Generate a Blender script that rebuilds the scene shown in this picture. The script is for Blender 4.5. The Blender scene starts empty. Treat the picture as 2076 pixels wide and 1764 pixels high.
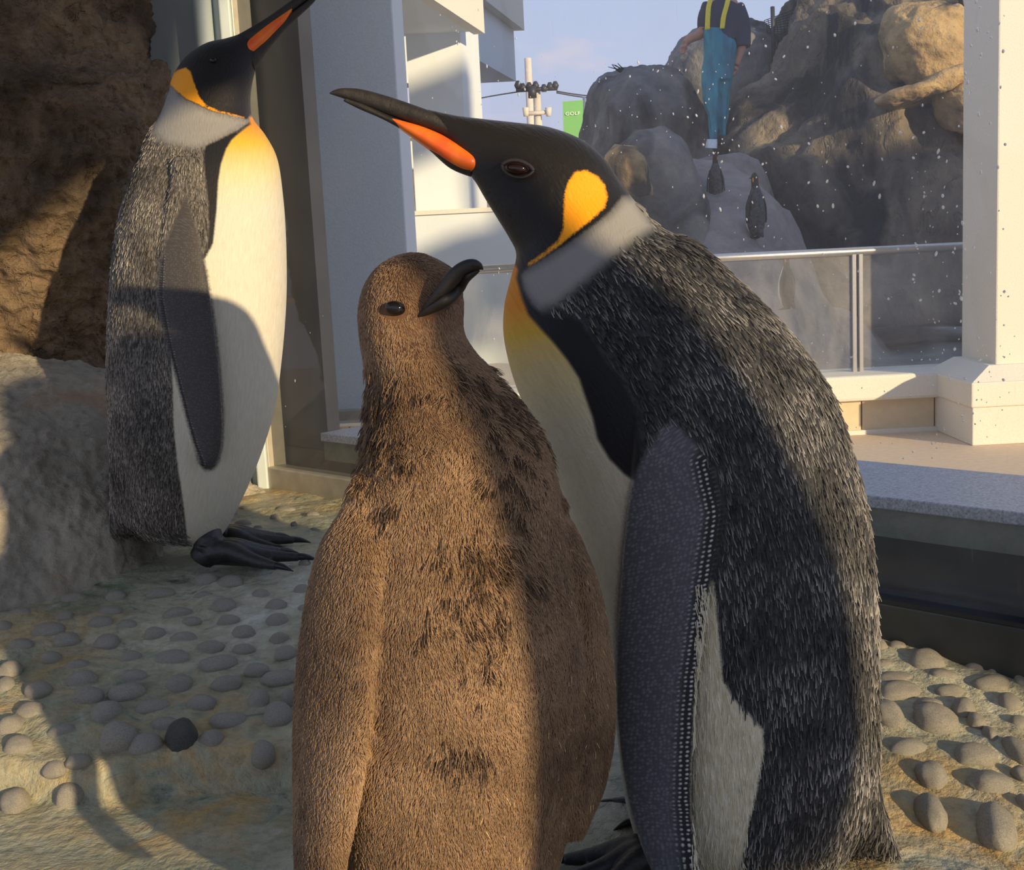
import bpy, bmesh, math, random
import numpy as np
from mathutils import Matrix, Vector

# ------------------------------------------------------------------ camera, sky, sun, exposure
scene = bpy.context.scene
COL = scene.collection
FPX = 2500.0; PITCH = math.radians(8.7); ROLL = 0.05
CAM = np.array([0, 0, .68])
_F = np.array([0, math.cos(PITCH), -math.sin(PITCH)])
_u0 = np.array([0, math.sin(PITCH), math.cos(PITCH)]); _r0 = np.array([1., 0, 0])
_R = _r0 * math.cos(ROLL) - _u0 * math.sin(ROLL)
_U = _u0 * math.cos(ROLL) + _r0 * math.sin(ROLL)
cam_d = bpy.data.cameras.new('camera'); cam = bpy.data.objects.new('camera', cam_d); COL.objects.link(cam)
cam_d.sensor_width = 36; cam_d.lens = 36 * FPX / 2076; cam_d.clip_start = .05; cam_d.clip_end = 400
cam.matrix_world = Matrix(((_R[0], _U[0], -_F[0], 0), (_R[1], _U[1], -_F[1], 0), (_R[2], _U[2], -_F[2], .68), (0, 0, 0, 1)))
scene.camera = cam

SUN_TRAVEL = Vector((-.61, .79, -.228)).normalized()
sun_d = bpy.data.lights.new('sun_offscreen', 'SUN'); sun = bpy.data.objects.new('sun_offscreen', sun_d); COL.objects.link(sun)
sun_d.energy = 4.7; sun_d.color = (1, .78, .47); sun_d.angle = math.radians(.9)
sun.rotation_euler = SUN_TRAVEL.to_track_quat('-Z', 'Y').to_euler()

world = bpy.data.worlds.new('sky'); scene.world = world; world.use_nodes = True
def build_world():
    nt = world.node_tree; N = nt.nodes; L = nt.links; N.clear()
    out = N.new('ShaderNodeOutputWorld'); bg = N.new('ShaderNodeBackground'); L.new(bg.outputs[0], out.inputs[0])
    tc = N.new('ShaderNodeTexCoord'); sep = N.new('ShaderNodeSeparateXYZ'); L.new(tc.outputs['Generated'], sep.inputs[0])
    cr = N.new('ShaderNodeValToRGB'); L.new(sep.outputs['Z'], cr.inputs[0])
    e = cr.color_ramp.elements
    e[0].position = 0; e[0].color = (.56, .56, .70, 1)
    e[1].position = .9; e[1].color = (.26, .38, .66, 1)
    m = e.new(.2); m.color = (.46, .55, .77, 1)
    mp = N.new('ShaderNodeMapping'); mp.inputs['Scale'].default_value = (5, 5, 13); L.new(tc.outputs['Generated'], mp.inputs[0])
    no = N.new('ShaderNodeTexNoise'); no.inputs['Scale'].default_value = 2.2; no.inputs['Detail'].default_value = 5; L.new(mp.outputs[0], no.inputs[0])
    cr2 = N.new('ShaderNodeValToRGB'); cr2.color_ramp.elements[0].position = .54; cr2.color_ramp.elements[1].position = .75
    L.new(no.outputs[0], cr2.inputs[0])
    mx = N.new('ShaderNodeMix'); mx.data_type = 'RGBA'; L.new(cr2.outputs[0], mx.inputs[0]); L.new(cr.outputs[0], mx.inputs[6])
    mx.inputs[7].default_value = (.72, .62, .70, 1); L.new(mx.outputs[2], bg.inputs[0])
    bg.inputs[1].default_value = 1.0
build_world()
scene.view_settings.view_transform = 'Standard'; scene.view_settings.look = 'None'
scene.view_settings.exposure = .1; scene.view_settings.gamma = 1; scene.view_settings.use_curve_mapping = False

# ------------------------------------------------------------------ helpers
RNG = np.random.RandomState(7)
def ray(x, y): return _F + (x - 1038) / FPX * _R + (882 - y) / FPX * _U
def P(x, y, d): return CAM + d * ray(x, y)
def PZ(x, y, z):
    r = ray(x, y); return CAM + r * (z - .68) / r[2]
def PY(x, y, Y):
    r = ray(x, y); return CAM + r * Y / r[1]
def proj(q):
    v = q - CAM; d = v @ _F
    return np.stack([1038 + FPX * (v @ _R) / d, 882 - FPX * (v @ _U) / d], -1)

_perm = np.concatenate([RNG.permutation(256)] * 3)
_grad = RNG.normal(size=(256, 3)); _grad /= np.linalg.norm(_grad, axis=1)[:, None]
def pnoise(p):
    i = np.floor(p).astype(int); f = p - i; u = f * f * f * (f * (f * 6 - 15) + 10); i &= 255
    r = 0
    for dx in (0, 1):
        for dy in (0, 1):
            for dz in (0, 1):
                h = _perm[_perm[_perm[i[:, 0] + dx] + i[:, 1] + dy] + i[:, 2] + dz]
                g = _grad[h]; o = f - np.array([dx, dy, dz])
                w = (u[:, 0] if dx else 1 - u[:, 0]) * (u[:, 1] if dy else 1 - u[:, 1]) * (u[:, 2] if dz else 1 - u[:, 2])
                r = r + w * (g * o).sum(1)
    return r * 1.6
def fbm(p, oct=4, gain=.5, lac=2.03):
    r = 0; a = 1
    for k in range(oct):
        r = r + a * pnoise(p + 17.3 * k); p = p * lac; a *= gain
    return r
def sstep(a, b, x):
    t = np.clip((x - a) / (b - a), 0, 1); return t * t * (3 - 2 * t)

def cat(K, n):
    """Catmull-Rom through the rows of K, n samples."""
    K = np.asarray(K, float); m = len(K)
    t = np.linspace(0, m - 1, n); i = np.minimum(t.astype(int), m - 2); f = (t - i)[:, None]
    g = lambda j: K[np.clip(j, 0, m - 1)]
    a, b, c, d = g(i - 1), g(i), g(i + 1), g(i + 2)
    return .5 * ((2 * b) + (c - a) * f + (2 * a - 5 * b + 4 * c - d) * f ** 2 + (3 * b - a - 3 * c + d) * f ** 3)

def loft_core(C, A, B, ns=48, e=2.0):
    n = len(C); th = np.linspace(0, 2 * np.pi, ns, endpoint=False)
    ct, st = np.cos(th), np.sin(th)
    cx = np.sign(ct) * np.abs(ct) ** (2 / e); sx = np.sign(st) * np.abs(st) ** (2 / e)
    V = C[:, None] + A[:, None] * cx[None, :, None] + B[:, None] * sx[None, :, None]
    V = np.concatenate([V.reshape(-1, 3), C[:1], C[-1:]])
    fs = []
    for i in range(n - 1):
        for j in range(ns):
            k = (j + 1) % ns
            fs.append((i * ns + j, i * ns + k, (i + 1) * ns + k, (i + 1) * ns + j))
    for j in range(ns):
        k = (j + 1) % ns
        fs.append((n * ns, k, j)); fs.append((n * ns + 1, (n - 1) * ns + j, (n - 1) * ns + k))
    return V, fs
def loft(rings, nr=60, ns=48, e=2.0, inset=0.0):
    """rings: (Lx, Ly, Rx, Ry, distance, half depth): both outline points of each section and its depth."""
    K = cat(np.array(rings, float), nr)
    C = []; A = []; B = []
    for r in K:
        w = math.hypot(r[2] - r[0], r[3] - r[1]) + 1e-6; q = inset / w
        lx, ly = r[0] + (r[2] - r[0]) * q, r[1] + (r[3] - r[1]) * q
        rx, ry = r[2] - (r[2] - r[0]) * q, r[3] - (r[3] - r[1]) * q
        a, b = P(lx, ly, r[4]), P(rx, ry, r[4]); c = (a + b) / 2; h = (b - a) / 2
        v = c - CAM; v = v / np.linalg.norm(v); hn = h / (np.linalg.norm(h) + 1e-9)
        bd = v - hn * (v @ hn); bd /= np.linalg.norm(bd)
        C.append(c); A.append(h); B.append(bd * max(r[5], .0004))
    return loft_core(np.array(C), np.array(A), np.array(B), ns, e)
def tube(pts, rad, ns=12, nr=None):
    """round tube along 3-D points with radius per point"""
    K = np.c_[np.array(pts, float), np.broadcast_to(rad, len(pts))]
    if nr: K = cat(K, nr)
    C = K[:, :3]; T = np.gradient(C, axis=0); T /= np.linalg.norm(T, axis=1)[:, None] + 1e-9
    up = np.array([0, 0, 1.]); A = []; B = []
    for t, r in zip(T, K[:, 3]):
        s = up if abs(t[2]) < .9 else np.array([1., 0, 0])
        a = np.cross(t, s); a /= np.linalg.norm(a); b = np.cross(a, t); A.append(a * r); B.append(b * r)
    return loft_core(C, np.array(A), np.array(B), ns)
def merge(*parts):
    V = []; Fs = []; o = 0
    for v, f in parts:
        V.append(np.asarray(v, float)); Fs += [tuple(i + o for i in q) for q in f]; o += len(v)
    return np.concatenate(V), Fs
def box(x0, x1, y0, y1, z0, z1):
    v = [(x, y, z) for z in (z0, z1) for y in (y0, y1) for x in (x0, x1)]
    return np.array(v, float), [(0, 2, 3, 1), (4, 5, 7, 6), (0, 1, 5, 4), (2, 6, 7, 3), (0, 4, 6, 2), (1, 3, 7, 5)]
def prism(poly, z0, z1):
    """footprint polygon (x, y) raised from z0 to z1 (each may be a list)"""
    n = len(poly); z0 = np.broadcast_to(z0, n); z1 = np.broadcast_to(z1, n)
    v = [(p[0], p[1], z0[i]) for i, p in enumerate(poly)] + [(p[0], p[1], z1[i]) for i, p in enumerate(poly)]
    f = [tuple(range(n))[::-1], tuple(range(n, 2 * n))] + [(i, (i + 1) % n, n + (i + 1) % n, n + i) for i in range(n)]
    return np.array(v, float), f
def slab(pts, thick):
    """planar outline (3-D points) thickened along +y"""
    n = len(pts); a = np.array(pts, float); b = a + np.array(thick, float)
    f = [tuple(range(n)), tuple(range(n, 2 * n))[::-1]] + [(i, n + i, n + (i + 1) % n, (i + 1) % n) for i in range(n)]
    return np.concatenate([a, b]), f

def mesh_from(name, vf, smooth=False, fix=True):
    me = bpy.data.meshes.new(name); me.from_pydata([tuple(v) for v in vf[0]], [], vf[1])
    if fix:
        bm = bmesh.new(); bm.from_mesh(me); bmesh.ops.recalc_face_normals(bm, faces=bm.faces); bm.to_mesh(me); bm.free()
    if smooth: me.polygons.foreach_set('use_smooth', [True] * len(me.polygons))
    me.update(); return me
def link(name, me, m=None, parent=None):
    o = bpy.data.objects.new(name, me); COL.objects.link(o)
    if m is not None and me is not None and not me.materials: me.materials.append(m)
    if parent is not None:
        o.parent = parent; o.matrix_parent_inverse = parent.matrix_world.inverted()
    return o
def part(name, vf, m, parent=None, smooth=True, bevel=0, label=None):
    o = link(name, mesh_from(name, vf, smooth, len(vf[1]) > 1), m, parent)
    if bevel:
        b = o.modifiers.new('bevel', 'BEVEL'); b.width = bevel; b.segments = 2; b.limit_method = 'ANGLE'
    if label: o['label'] = label
    return o
def thing(name, loc, label, cat_, group=None):
    o = bpy.data.objects.new(name, None); COL.objects.link(o); o.location = Vector(loc); o.empty_display_size = .05
    o.matrix_world = Matrix.Translation(Vector(loc)); tag(o, label, cat_, group); return o
def tag(o, label, cat_, group=None):
    o['label'] = label; o['category'] = cat_
    if group: o['group'] = group
    return o
def struct(o): o['kind'] = 'structure'; return o
def stuff(o): o['kind'] = 'stuff'; return o
def union(parts, voxel, smooth=4):
    """several closed shapes -> one continuous skin"""
    t = link('tmp', mesh_from('tmp', merge(*parts)))
    r = t.modifiers.new('r', 'REMESH'); r.mode = 'VOXEL'; r.voxel_size = voxel; r.use_smooth_shade = True
    s = t.modifiers.new('s', 'SMOOTH'); s.iterations = smooth; s.factor = .5
    dg = bpy.context.evaluated_depsgraph_get(); dg.update()
    me = bpy.data.meshes.new_from_object(t.evaluated_get(dg))
    old = t.data; bpy.data.objects.remove(t); bpy.data.meshes.remove(old)
    me.polygons.foreach_set('use_smooth', [True] * len(me.polygons)); return me
def vco(me):
    a = np.empty(len(me.vertices) * 3, np.float32); me.vertices.foreach_get('co', a); return a.reshape(-1, 3).astype(float)
def fattr(me, name, val):
    me.attributes.new(name, 'FLOAT', 'POINT').data.foreach_set('value', np.ascontiguousarray(val, np.float32))
def sdf(poly, p):
    """signed distance (negative inside) of 2-D points to a polygon"""
    poly = np.array(poly, float); d = np.full(len(p), 1e18); ins = np.zeros(len(p), bool)
    for i in range(len(poly)):
        a, b = poly[i], poly[(i + 1) % len(poly)]; e = b - a; w = p - a
        t = np.clip((w @ e) / (e @ e + 1e-12), 0, 1); q = w - t[:, None] * e
        d = np.minimum(d, (q * q).sum(1))
        c = ((a[1] > p[:, 1]) != (b[1] > p[:, 1])) & (p[:, 0] < (b[0] - a[0]) * (p[:, 1] - a[1]) / (b[1] - a[1] + 1e-12) + a[0])
        ins ^= c
    d = np.sqrt(d); return np.where(ins, -d, d)

# ------------------------------------------------------------------ materials
def srgb(r, g, b):
    f = lambda c: (c / 255 / 12.92) if c / 255 <= .04045 else ((c / 255 + .055) / 1.055) ** 2.4
    return (f(r), f(g), f(b), 1)
class NT:
    def __init__(s, name):
        s.m = bpy.data.materials.new(name); s.m.use_nodes = True; s.t = s.m.node_tree; s.n = s.t.nodes; s.l = s.t.links
        s.b = s.n['Principled BSDF']; s.out = s.n['Material Output']
    def node(s, t, **k):
        x = s.n.new(t)
        for a, v in k.items(): setattr(x, a, v)
        return x
    def lk(s, a, b): s.l.new(a, b)
    def val(s, x, sock):
        if hasattr(x, 'is_output'): s.lk(x, sock)
        else: sock.default_value = x
    def math(s, op, a, b=0.0, c=None):
        x = s.node('ShaderNodeMath', operation=op); s.val(a, x.inputs[0]); s.val(b, x.inputs[1])
        if c is not None: s.val(c, x.inputs[2])
        return x.outputs[0]
    def mix(s, f, a, b, mode='MIX'):
        x = s.node('ShaderNodeMix', data_type='RGBA', blend_type=mode); s.val(f, x.inputs[0]); s.val(a, x.inputs[6]); s.val(b, x.inputs[7]); return x.outputs[2]
    def attr(s, name): 
        x = s.node('ShaderNodeAttribute'); x.attribute_name = name; return x
    def pos(s): return s.node('ShaderNodeTexCoord').outputs['Object']
    def mapping(s, v, sc): 
        x = s.node('ShaderNodeMapping'); s.lk(v, x.inputs[0]); x.inputs['Scale'].default_value = sc; return x.outputs[0]
    def noise(s, v, scale, detail=4, rough=.55, dist=0):
        x = s.node('ShaderNodeTexNoise'); s.lk(v, x.inputs['Vector']); x.inputs['Scale'].default_value = scale
        x.inputs['Detail'].default_value = detail; x.inputs['Roughness'].default_value = rough; x.inputs['Distortion'].default_value = dist; return x.outputs[0]
    def ramp(s, f, *stops):
        x = s.node('ShaderNodeValToRGB'); s.lk(f, x.inputs[0]); e = x.color_ramp.elements
        while len(e) < len(stops): e.new(.5)
        for q, (p_, c) in zip(e, stops): q.position = p_; q.color = c if hasattr(c, '__len__') else (c, c, c, 1)
        return x.outputs[0]
    def rng(s, v, a, b, c=0.0, d=1.0):
        x = s.node('ShaderNodeMapRange'); s.val(v, x.inputs[0])
        for i, q in enumerate((a, b, c, d)): x.inputs[i + 1].default_value = q
        return x.outputs[0]
    def bump(s, h, strength, dist, prev=None):
        x = s.node('ShaderNodeBump'); x.inputs['Strength'].default_value = strength; x.inputs['Distance'].default_value = dist
        s.lk(h, x.inputs['Height'])
        if prev is not None: s.lk(prev, x.inputs['Normal'])
        return x.outputs[0]
    def col(s, c): s.val(c, s.b.inputs['Base Color'])
    def rough(s, v): s.val(v, s.b.inputs['Roughness'])
    def normal(s, v): s.lk(v, s.b.inputs['Normal'])
def m_plain(name, c, rough=.6, metal=0, bump=0, scale=60, var=.12):
    t = NT(name); v = t.pos(); n = t.noise(v, scale)
    c2 = tuple(min(1, x * (1 + var)) for x in c[:3]) + (1,); c1 = tuple(x * (1 - var) for x in c[:3]) + (1,)
    t.col(t.ramp(n, (.3, c1), (.7, c2))); t.rough(rough); t.b.inputs['Metallic'].default_value = metal
    if bump: t.normal(t.bump(n, .5, bump))
    return t.m
def m_rock(name, stops, scale=6, bump=.01, rough=.85, fine=60, stain=None, stretch=(1, 1, 1), pits=None):
    t = NT(name); v = t.mapping(t.pos(), stretch)
    n = t.noise(v, scale, 8, .6, .4); f = t.noise(v, fine, 6, .65)
    c = t.ramp(t.math('ADD', t.math('MULTIPLY', n, .72), t.math('MULTIPLY', f, .28)), *stops)
    if stain:
        s_ = t.noise(v, stain[1], 5, .55, .8); c = t.mix(t.rng(s_, stain[2], stain[3]), c, stain[0])
    if pits:
        p1 = t.noise(v, fine * .9, 3, .7, .6); p2 = t.noise(v, scale * .8, 3, .5, 0); pm_ = t.math('MULTIPLY', t.rng(p1, .46, .34), t.rng(p2, .35, .6, .35, 1))
        f = t.math('SUBTRACT', f, t.math('MULTIPLY', pm_, .5))
    t.col(c); t.rough(rough)
    t.normal(t.bump(f, .9, bump * .5, t.bump(n, .9, bump))); return t.m

M = {}
M['floor'] = None
def build_floor_mat():
    t = NT('wet_algae_concrete'); v = t.pos()
    n1 = t.noise(v, 3.2, 7, .6, .6); n2 = t.noise(v, 11, 7, .65, .8); n3 = t.noise(v, 70, 5, .6)
    c = t.ramp(n1, (.30, srgb(104, 112, 88)), (.43, srgb(150, 154, 132)), (.57, srgb(182, 180, 156)), (.70, srgb(208, 208, 194)))
    c = t.mix(t.rng(n2, .56, .80, 0, .5), c, srgb(150, 132, 90))
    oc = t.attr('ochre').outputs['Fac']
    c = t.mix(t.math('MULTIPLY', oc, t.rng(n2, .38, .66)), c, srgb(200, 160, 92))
    c = t.mix(t.rng(n2, .40, .28), c, srgb(72, 82, 58))
    w = t.noise(t.mapping(v, (1.3, .8, 1)), 6, 8, .7, 1.2); c = t.mix(t.rng(w, .60, .74, 0, .75), c, srgb(205, 203, 188))
    c = t.mix(t.rng(n3, .42, .70, 0, .35), c, srgb(70, 66, 48))
    t.col(c); t.rough(t.rng(t.noise(v, 5, 4), .4, .62, .32, .72)); t.b.inputs['IOR'].default_value = 1.4
    t.normal(t.bump(n3, .8, .006, t.bump(n2, .9, .014))); M['floor'] = t.m
build_floor_mat()
M['pebble'] = m_rock('pebble_stone', [(.3, srgb(154, 148, 134)), (.5, srgb(206, 199, 182)), (.7, srgb(228, 220, 202))], 14, .005, .5, 90, (srgb(160, 124, 74), 22, .55, .75))
M['dark_pebble'] = m_rock('wet_dark_stone', [(.3, srgb(58, 60, 56)), (.6, srgb(96, 96, 88))], 14, .003, .22, 80)
M['rock_wall'] = m_rock('brown_cave_rock', [(.25, srgb(56, 42, 28)), (.42, srgb(104, 84, 60)), (.55, srgb(134, 112, 86)), (.72, srgb(160, 134, 98))], 5, .04, .85, 42, (srgb(52, 42, 31), 2.6, .48, .64), pits=True)
M['ledge_rock'] = m_rock('pale_ledge_rock', [(.28, srgb(112, 104, 90)), (.45, srgb(154, 147, 132)), (.6, srgb(176, 167, 148)), (.75, srgb(190, 156, 104))], 4, .016, .75, 70, (srgb(170, 122, 66), 3.2, .55, .72))
M['cliff'] = m_rock('dark_stained_cliff', [(.28, srgb(58, 54, 50)), (.45, srgb(112, 102, 90)), (.6, srgb(146, 132, 110)), (.75, srgb(186, 162, 122))], 1.6, .12, .9, 9, (srgb(40, 40, 42), 1.1, .44, .58), (1, 1, .45), pits=True)
M['boulder'] = m_rock('tan_boulder', [(.28, srgb(104, 88, 66)), (.5, srgb(176, 148, 104)), (.7, srgb(206, 178, 128))], 2.6, .08, .9, 10, (srgb(46, 44, 42), 1.6, .58, .68))
M['grey_boulder'] = m_rock('grey_boulder', [(.28, srgb(82, 82, 84)), (.5, srgb(122, 120, 118)), (.72, srgb(158, 150, 138))], 2.2, .09, .9, 9, (srgb(52, 52, 54), 1.4, .5, .66), (1, 1, .5))
M['path'] = m_rock('pale_mud_path', [(.3, srgb(104, 98, 96)), (.5, srgb(142, 134, 130)), (.7, srgb(168, 160, 152))], 2.4, .04, .8, 14)
M['plaster'] = m_plain('white_plaster', srgb(224, 230, 232), .8, 0, .002, 260, .05)
M['cream'] = m_plain('cream_render', srgb(226, 220, 206), .85, 0, .003, 120, .06)
M['soffit'] = m_plain('grey_soffit', srgb(168, 166, 160), .8, 0, .001, 40, .05)
M['wall_blue'] = m_plain('pale_blue_wall', srgb(196, 208, 210), .6, 0, .001, 20, .05)
M['dark_panel'] = m_plain('dark_grey_panel', srgb(84, 84, 86), .35, 0, .0005, 8, .12)
M['navy'] = m_plain('dark_navy_panel', srgb(30, 34, 40), .12, 0, 0, 3, .4)
M['beam'] = m_plain('dark_painted_steel', srgb(58, 60, 57), .45, .1, .0006, 25, .15)
M['alu'] = m_plain('weathered_aluminium', srgb(178, 172, 158), .45, .25, .0006, 30, .12)
M['steel'] = m_plain('brushed_steel', srgb(196, 192, 188), .28, .85, .0003, 60, .06)
M['granite'] = m_rock('speckled_granite', [(.36, srgb(128, 132, 140)), (.5, srgb(176, 180, 188)), (.66, srgb(214, 216, 222))], 240, .0004, .4, 420)
M['paving'] = m_plain('tan_paving', srgb(216, 192, 162), .8, 0, .002, 30, .08)
M['tile'] = m_plain('beige_tile', srgb(214, 194, 160), .5, 0, .001, 22, .06)
M['green_band'] = m_rock('green_stained_concrete', [(.3, srgb(84, 92, 82)), (.6, srgb(132, 138, 126))], 9, .002, .5, 60)

def build_glass(name, dirt, tint=(.97, .985, .98, 1), scratch=True):
    t = NT(name); t.n.remove(t.b); v = t.pos()
    tr = t.node('ShaderNodeBsdfTransparent'); tr.inputs[0].default_value = tint
    gl = t.node('ShaderNodeBsdfGlossy'); gl.inputs['Roughness'].default_value = .02
    df = t.node('ShaderNodeBsdfDiffuse'); df.inputs[0].default_value = (.8, .78, .74, 1)
    fr = t.node('ShaderNodeFresnel'); fr.inputs[0].default_value = 1.5
    m1 = t.node('ShaderNodeMixShader'); t.lk(t.math('MULTIPLY', fr.outputs[0], .7), m1.inputs[0]); t.lk(tr.outputs[0], m1.inputs[1]); t.lk(gl.outputs[0], m1.inputs[2])
    n = t.noise(t.mapping(v, (1, 1, .6)), 2.2, 6, .65, .5)
    d = t.rng(n, .35, .7, dirt * .25, dirt)
    if scratch:
        s_ = t.noise(t.mapping(v, (60, 60, 4)), 3, 3, .6); d = t.math('ADD', d, t.rng(s_, .66, .8, 0, dirt * .9))
    m2 = t.node('ShaderNodeMixShader'); t.lk(d, m2.inputs[0]); t.lk(m1.outputs[0], m2.inputs[1]); t.lk(df.outputs[0], m2.inputs[2])
    t.lk(m2.outputs[0], t.out.inputs[0]); return t.m
M['glass'] = build_glass('smeared_window_glass', .12)
M['rail_glass'] = build_glass('hazy_railing_glass', .30, (.86, .9, .88, 1), False)
def build_drop():
    t = NT('water_drop'); t.col((.95, .95, .95, 1)); t.rough(.05); t.b.inputs['Transmission Weight'].default_value = .35
    t.b.inputs['IOR'].default_value = 1.33; return t.m
M['drop'] = build_drop()

# ------------------------------------------------------------------ the setting: floor, window, walls
def floorz(x, y):
    x = np.asarray(x, float); y = np.asarray(y, float)
    z = .15 * np.clip((y - 1.26) / .84, 0, 1)
    p = np.stack([x * 5, y * 5, 0 * x], -1).reshape(-1, 3)
    edge = 1.52 + .035 * pnoise(p).reshape(x.shape)
    low = (1 - sstep(edge - .022, edge, y)) * (1 - sstep(-.16, .06, x))
    return z * (1 - low)
def PFl(x, y):
    z = 0.
    for i in range(40):
        q = PZ(x, y, z); z = .5 * z + .5 * float(floorz(q[0], q[1]))
    return q
def axis_lines(a0, a1, step, lo, hi, coarse):
    return np.unique(np.round(np.r_[np.arange(lo, a0, coarse), np.arange(a0, a1, step), np.arange(a1, hi + .01, coarse)], 5))
def grid_faces(nx, ny):
    i, j = np.meshgrid(np.arange(nx - 1), np.arange(ny - 1)); a = (j * nx + i).ravel()
    return [tuple(q) for q in np.stack([a, a + 1, a + nx + 1, a + nx], -1)]
LEFT_PEBBLES = [(110,382,150,45),(20,455,90,50),(255,475,175,60),(355,530,140,70),(105,555,150,60),(45,690,130,80),(270,625,100,60),(25,775,90,70),(200,800,140,75),(415,665,130,55),(435,740,170,75),(470,830,170,80),(155,920,150,80),(570,925,160,100),(50,990,130,90),(330,1020,150,60),(630,1060,190,140),(90,1100,140,80),(60,1290,150,110),(370,1310,160,120),(290,1190,140,70),(420,1180,130,60),(790,1200,170,90),(980,1180,170,150),(990,1070,130,80),(1140,1160,140,80),(1410,1110,120,110),(1490,935,150,100),(1230,965,200,70),(880,985,170,65),(1390,850,110,90),(1085,870,150,75),(815,885,170,50),(680,815,190,80),(960,760,140,75),(715,725,150,60),(700,622,110,60),(920,628,180,65),(1175,655,200,65),(1215,760,160,65),(1500,730,190,65),(1380,690,130,60),(1535,600,110,60),(1310,580,120,50),(1130,565,150,55),(985,520,150,60),(830,495,110,60),(570,540,130,65),(1310,490,120,65),(1500,520,100,55),(1490,420,120,60),(1230,425,120,55),(1200,345,130,65),(1030,430,100,45),(950,385,150,55),(680,450,120,50),(540,435,130,60),(345,400,90,45),(395,300,140,45),(620,290,110,55),(590,370,130,45),(860,275,140,50),(1240,215,130,55),(1110,205,130,60),(1090,290,100,40),(1400,285,110,50),(1490,345,120,60),(1620,260,80,50),(1640,360,70,40),(1550,840,80,80)]
RIGHT_PEBBLES = [(160,110,120,90),(290,108,120,60),(510,225,240,140),(520,160,150,60),(620,330,220,90),(190,250,140,70),(270,345,260,70),(310,445,300,110),(690,450,210,90),(520,555,220,100),(790,570,160,130),(880,670,120,110),(580,660,290,190),(230,630,220,190),(980,770,100,110),(370,865,280,110),(870,920,290,150),(1190,890,150,180),(560,1075,220,170),(985,1130,320,150),(550,1340,200,230),(1050,1450,260,330),(1125,530,150,110),(1000,390,290,100),(1010,300,120,60),(880,265,150,60),(1210,370,100,90),(1190,670,120,70),(1215,1060,110,100),(1240,1290,120,130)]
FEET_PEBBLES = [(830,310,260,110),(870,90,230,80),(1310,220,150,80),(1060,390,140,50),(1330,730,200,70),(1760,900,180,90),(1480,90,300,80),(1880,180,200,60),(1600,330,100,50),(1900,420,150,60),(700,180,160,60)]
PEB = []
for lst, ox, oy, sc in ((LEFT_PEBBLES, 0, 1100, .3765), (RIGHT_PEBBLES, 1740, 1280, .2743), (FEET_PEBBLES, 380, 1020, .1349)):
    for (x, y, w, h) in lst: PEB.append((ox + x * sc, oy + y * sc, w * sc, h * sc))
PEBW = []
for (x, y, w, h) in PEB:
    q = PFl(x, y + h * .22); d = (q - CAM) @ _F; PEBW.append((q, w / FPX * d, h / FPX * d))

for k in range(130):       # the pebble paving goes on beyond the frame
    a_, b_ = RNG.uniform(-1.7, -.72), RNG.uniform(1.5, 2.0)
    if k % 3 == 0: a_, b_ = RNG.uniform(.5, 1.1), RNG.uniform(.7, 1.3)
    uv_ = proj(np.array([[a_, b_, 0.08]]))[0]
    if -30 < uv_[0] < 2110 and uv_[1] < 1800 or any((q[0] - a_) ** 2 + (q[1] - b_) ** 2 < (w * .55 + .03) ** 2 for q, w, h in PEBW): continue
    if (a_ + .569) * .7014 + (b_ - 2.859) * .7128 > -.08 or b_ > 2.0 + .25 * (a_ + .85): continue
    w_ = RNG.uniform(.035, .06); PEBW.append((np.array([a_, b_, float(floorz(a_, b_))]), w_, w_ * RNG.uniform(.45, .7)))
xs = axis_lines(-1.15, .98, .008, -5, 1.9, .25); ys = axis_lines(.95, 3.0, .008, -5, 3.2, .25)
gx, gy = np.meshgrid(xs, ys); gz = floorz(gx, gy)
p3 = np.stack([gx.ravel(), gy.ravel(), 0 * gx.ravel()], -1)
lowmask = (gy < 1.47) & (gx < -.1)
gz = gz + (np.where(lowmask, .0016, .0045).ravel() * fbm(p3 * 14, 4)).reshape(gz.shape) + .004 * fbm(p3 * 4, 2).reshape(gz.shape)
for q, w, h in PEBW:       # mortar swells up around each pebble
    r2 = ((gx - q[0]) ** 2 + (gy - q[1]) ** 2) / (w * .85) ** 2; gz = gz + .003 * np.exp(-r2 * 2)
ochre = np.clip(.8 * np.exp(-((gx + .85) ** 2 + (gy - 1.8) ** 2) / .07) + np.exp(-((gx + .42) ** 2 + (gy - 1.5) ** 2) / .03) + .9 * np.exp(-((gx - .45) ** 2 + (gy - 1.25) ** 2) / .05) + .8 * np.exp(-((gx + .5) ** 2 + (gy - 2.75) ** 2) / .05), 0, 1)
gd = ((gx + .569) * .7014 + (gy - 2.859) * .7128).ravel() > .035
fme = mesh_from('floor', (np.stack([gx, gy, gz], -1).reshape(-1, 3), [q for q in grid_faces(len(xs), len(ys)) if not gd[q[0]]]), True, False)
fattr(fme, 'ochre', ochre.ravel()); floor = struct(link('floor', fme, M['floor']))

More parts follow.
